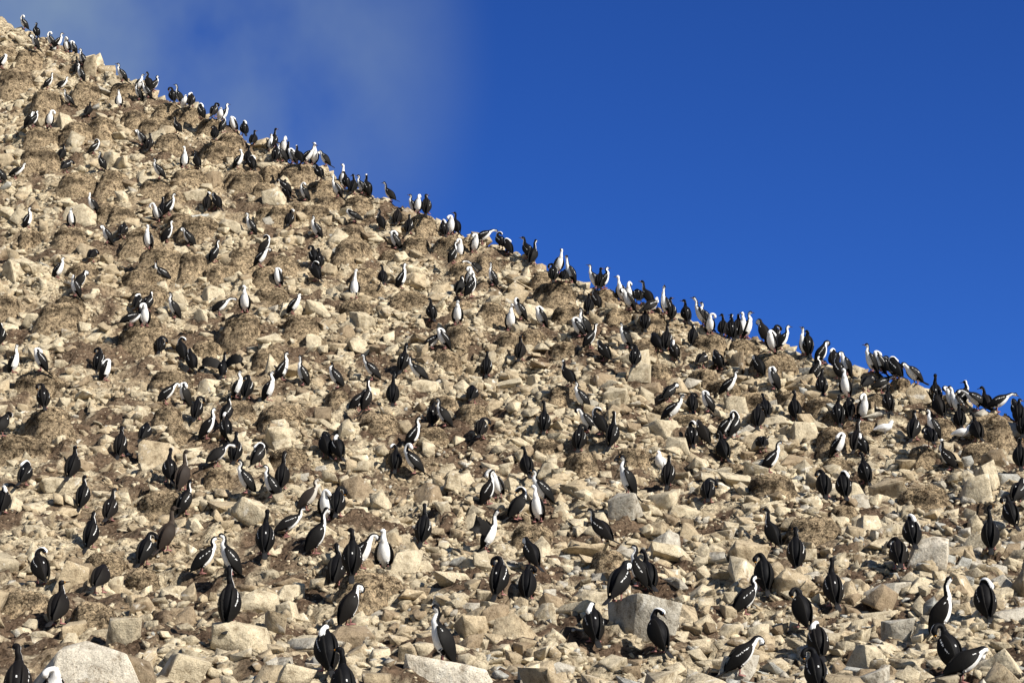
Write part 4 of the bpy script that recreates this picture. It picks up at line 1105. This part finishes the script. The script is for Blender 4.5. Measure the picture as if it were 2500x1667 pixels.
for bi, (px, py, pose, az, hdn) in enumerate(BIRDS):
    tone = TONES.get((px, py), 'adult')
    on = (px, py) in ON_NEST
    x, y, z = drop(px, py, 0.035, True)
    for x0, x1, y0, y1, rx_, ry_, ro in ROCK_TOPS:
        if x0 - 3 < px < x1 + 3 and y0 - 14 < py < y0 + 0.5 * (y1 - y0):
            xx = rx_ + (px - (x0 + x1) / 2) / ppm(rx_, ry_, z)
            zt = top_of(ro, xx, ry_)
            if zt is not None:
                x, y, z = xx, ry_, zt - .01
                break
    if 40 <= abs(az) <= 82: az = math.copysign(abs(az) + 18, az)
    a = math.radians(az)
    c_ = math.cos(a)
    pick = 0
    if hdn:
        pick = 1 if (hdn == 'l') == (c_ < 0) else 2
    code = SIDE[pose][pick]
    if pose == 'P' and abs(c_) < .8: code = 'P' if ((hdn == 'r') == (math.sin(a) > 0)) else code
    if pose == 'U' and abs(c_) < .65 and hdn and ((hdn == 'r') != (math.sin(a) > 0)): code = 'Ub' if c_ < 0 else 'Uc'
    elif pose == 'U' and abs(c_) < .65: code = 'U'
    wings = {'W': 'spread', 'V': 'half'}.get(pose, 'folded')
    me = get_bird(code, tone, wings, bi % 3 == 1, bi % 3)
    sc_ = RNG.uniform(0.94, 1.06) * 0.985
    o = D.objects.new('shag', me)
    o.location = (x, y, z)
    o.rotation_euler = (RNG.normal(0, .03), RNG.normal(0, .08), a - math.pi / 2)
    o.scale = (sc_,) * 3
    C.objects.link(o)
    o['category'] = 'bird'
    o['group'] = 'shags of the colony'
    look = POSE_WORDS[pose]
    if tone == 'young': look = 'brown downy young shag'
    if tone == 'mottled': look = 'brownish ' + look
    look += ', ' + facing(az)
    if hdn and pose in 'UTRL': look += ', head ' + {'l': 'left', 'r': 'right'}[hdn]
    birds.append((o, look, px, py))
    bird_xyz.append((x, y, z))
number(birds)
for o, _l, _x, _y in birds:
    if len(o['label'].split()) > 16:
        o['label'] = o['label'].replace(', head left', '').replace(', head right', '')
sb = {u: sheathbill_mesh(u) for u in (True, False)}
for px, py, az, up, label in SHEATHBILLS:
    x, y, z = drop(px, py, 0.03, True)
    o = link('sheathbill', sb[up], (x, y, z), (0, 0, math.radians(az - 90)))
    tag(o, label, 'bird', 'white sheathbills among the shags')
    bird_xyz.append((x, y, z))
BX = np.array(bird_xyz)
NX = np.array(NESTS)

# nests: labels by who sits on them, look and place
items = []
for (q, px, py, r), (nx, ny, nz_, nr) in zip(nest_objs, NESTS):
    occ = int((np.hypot(BX[:, 0] - nx, BX[:, 1] - ny) < nr * 1.02).sum())
    size = 'broad' if r > .43 else 'small' if r < .335 else 'middling'
    look = '%s %s' % (size, 'empty nest mound' if occ == 0 else 'nest mound under one shag' if occ == 1 else 'nest mound under several shags')
    items.append((q, look, px, py))
number(items)

# ------------------------------------------------------------------ boulders and rubble
def scatter(n, rng):
    y = np.sqrt(rng.uniform(18.0 ** 2, 64.5 ** 2, n))
    x = rng.uniform(-1, 1, n) * (y * 0.292 + 0.8)
    ok = y < crest_y(x) + 1.6
    return x[ok], y[ok]
def clearance(x, y, r, near, front):
    """True where a stone of radius r would neither bury a bird nor stand in front of its feet"""
    ok = np.ones(len(x), bool)
    for bx, by, _ in bird_xyz:
        dx, dy = np.abs(x - bx), by - y
        ok &= ~((dx < r * .9 + near) & (dy > -(r * .6 + near)) & (dy < r + front))
    return ok
def off_nests(x, y, r):
    ok = np.ones(len(x), bool)
    for lx, ly, lr in LAND:
        ok &= ~((np.abs(x - lx) < lr * .8) & (ly - y > -lr * .3) & (ly - y < lr * 1.3 + .25) & (r > .045))
    for nx, ny, _, nr in NESTS:
        d = np.hypot(x - nx, y - ny)
        ok &= d > nr * .92 + r * .45
        ok &= ~((np.abs(x - nx) < nr * .75) & (ny - y > 0) & (ny - y < nr + r * 1.5) & (r > .16))
    return ok
tints = list(TINTS.values())
tnames = list(TINTS)
def tint_pick(x, y, u):
    """more grey stone low on the right, more buff high on the left"""
    g = np.clip(0.02 + 0.02 * (x + 2) + 0.01 * (30 - y), 0.01, 0.20)
    if u < g * .35: return 4
    if u < g: return 3
    v = (u - g) / (1 - g)
    return 0 if v < .56 else 1 if v < .88 else 2
rb = np.random.default_rng(91)
x, y = scatter(10500, rb)
r = 0.10 * (1 - rb.random(len(x))) ** (-1 / 2.9)
r = np.clip(r, .10, .36) * np.interp(y, [20, 45, 64], [.85, 1.0, 1.12])
ok = (rb.random(len(x)) < .25 + .75 * stony(x, y)) & clearance(x, y, r, .05, .34) & off_nests(x, y, r)
x, y, r = x[ok], y[ok], r[ok]
keep = []
order = np.argsort(-r)
gx, gy, gr = [s[0] for s in STONES], [s[1] for s in STONES], [s[3] for s in STONES]
for i in order:
    if gx and (np.hypot(np.array(gx) - x[i], np.array(gy) - y[i]) < (np.array(gr) + r[i]) * .60).any():
        continue
    gx.append(x[i]); gy.append(y[i]); gr.append(r[i]); keep.append(i)
x, y, r = x[keep], y[keep], r[keep]
z = h_at(x, y)
dep = y * CP + z * SP
pxs, pys = W_PX / 2 + F_PX * x / dep, H_PX / 2 - F_PX * (z * CP - y * SP) / dep
inside = (pxs > 8) & (pxs < W_PX - 8) & (pys < H_PX - 6)
size_px = np.where(inside, r * F_PX / dep, 0)
N_BOULDERS = 272
chosen = set(np.argsort(-size_px)[:N_BOULDERS].tolist())
items = []
for i in sorted(chosen):
    ti = tint_pick(x[i], y[i], rb.random())
    shp = rb.integers(0, 3)
    fx, fy, fz = [(1.0, .8, .72), (1.25, .85, .42), (.95, .9, .85)][shp]
    kk = int(rb.integers(0, 22))
    if shp == 2 and kk % 3: kk = kk // 3 * 3
    sl_ = 0.5 * (2 * .00833 * (y[i] - 21) + .2)
    o = place_boulder(kk, tnames[ti], float(x[i]), float(y[i]), float(z[i] + r[i] * fz * .22), float(r[i] * fx), float(r[i] * fy), float(r[i] * fz * 1.1), float(rb.uniform(0, 6.28)), (sl_ + rb.normal(0, .16), rb.normal(0, .2)))
    o['group'] = 'boulders lying on the slope'
    look = '%s %s' % ('large' if size_px[i] > 27 else 'middling', tnames[ti]) + [' angular boulder', ' flat slab of rock', ' blocky boulder'][shp]
    items.append((o, look, float(pxs[i]), float(pys[i])))
    STONES.append((x[i], y[i], z[i], r[i]))
number(items)

def add_stones(lst, templates, x, y, z, r, rng, flat=(.38, .8), sink=.3, tilt=.3):
    for i in range(len(x)):
        v, f = templates[int(rng.integers(0, len(templates)))]
        s = np.array([rng.uniform(.85, 1.35), rng.uniform(.7, 1.0), rng.uniform(*flat)]) * r[i]
        sl_ = math.atan(2 * .00833 * max(y[i] - 21, 0) + .2) * .8
        e = Euler((sl_ + rng.normal(0, tilt), rng.normal(0, tilt), 0)).to_matrix() @ Matrix.Rotation(rng.uniform(0, 6.28), 3, 'Z')
        w = (v * s) @ np.array(e).T + np.array([x[i], y[i], z[i] + s[2] * sink])
        lst.append((w, f, np.array(tints[tint_pick(x[i], y[i], rng.random())]) * rng.uniform(.78, 1.12)))
stones = []
rest = np.array([i for i in range(len(x)) if i not in chosen])
add_stones(stones, MID, x[rest], y[rest], z[rest], r[rest], rb, (.5, .9), .32)
rs = np.random.default_rng(17)
bigx, bigy, bigr = np.array([s[0] for s in STONES]), np.array([s[1] for s in STONES]), np.array([s[3] for s in STONES])
def layer(n, rmin, rmax, alpha, near, front, templates, expo, sink, clump=False):
    xa, ya = scatter(n, rs)
    ra = np.clip(rmin * (1 - rs.random(len(xa))) ** (-1 / alpha), rmin, rmax) * np.interp(ya, [20, 45, 64], [.8, 1.0, 1.2])
    k = (rs.random(len(xa)) < .05 + .95 * stony(xa, ya) ** expo) & clearance(xa, ya, ra, near, front) & off_nests(xa, ya, ra)
    xa, ya, ra = xa[k], ya[k], ra[k]
    za = h_at(xa, ya)
    add_stones(stones, templates, xa, ya, za, ra, rs, (.38, .85), sink)
layer(32000, .052, .16, 2.2, .03, .26, MID, 1.0, .22)
layer(80000, .024, .07, 1.7, .02, .16, SMALL, .6, .25)
def build_rubble():
    nv = 0
    V, F, Cc, sizes = [], [], [], []
    for w, f, c in stones:
        V.append(w); F.append(f + nv); Cc.append(np.tile(c, (len(w), 1)))
        nv += len(w)
    F = np.concatenate(F)
    m = mesh_from('rubble', np.concatenate(V), F.ravel(), np.full(len(F), 3), ROCK, smooth=False)
    point_color(m, np.concatenate(Cc))
    tag(link('rubble', m), kind='stuff')
    print('rubble stones', len(stones), 'faces', len(F), 'birds', len(BIRDS), 'nests', len(NESTS))
build_rubble()
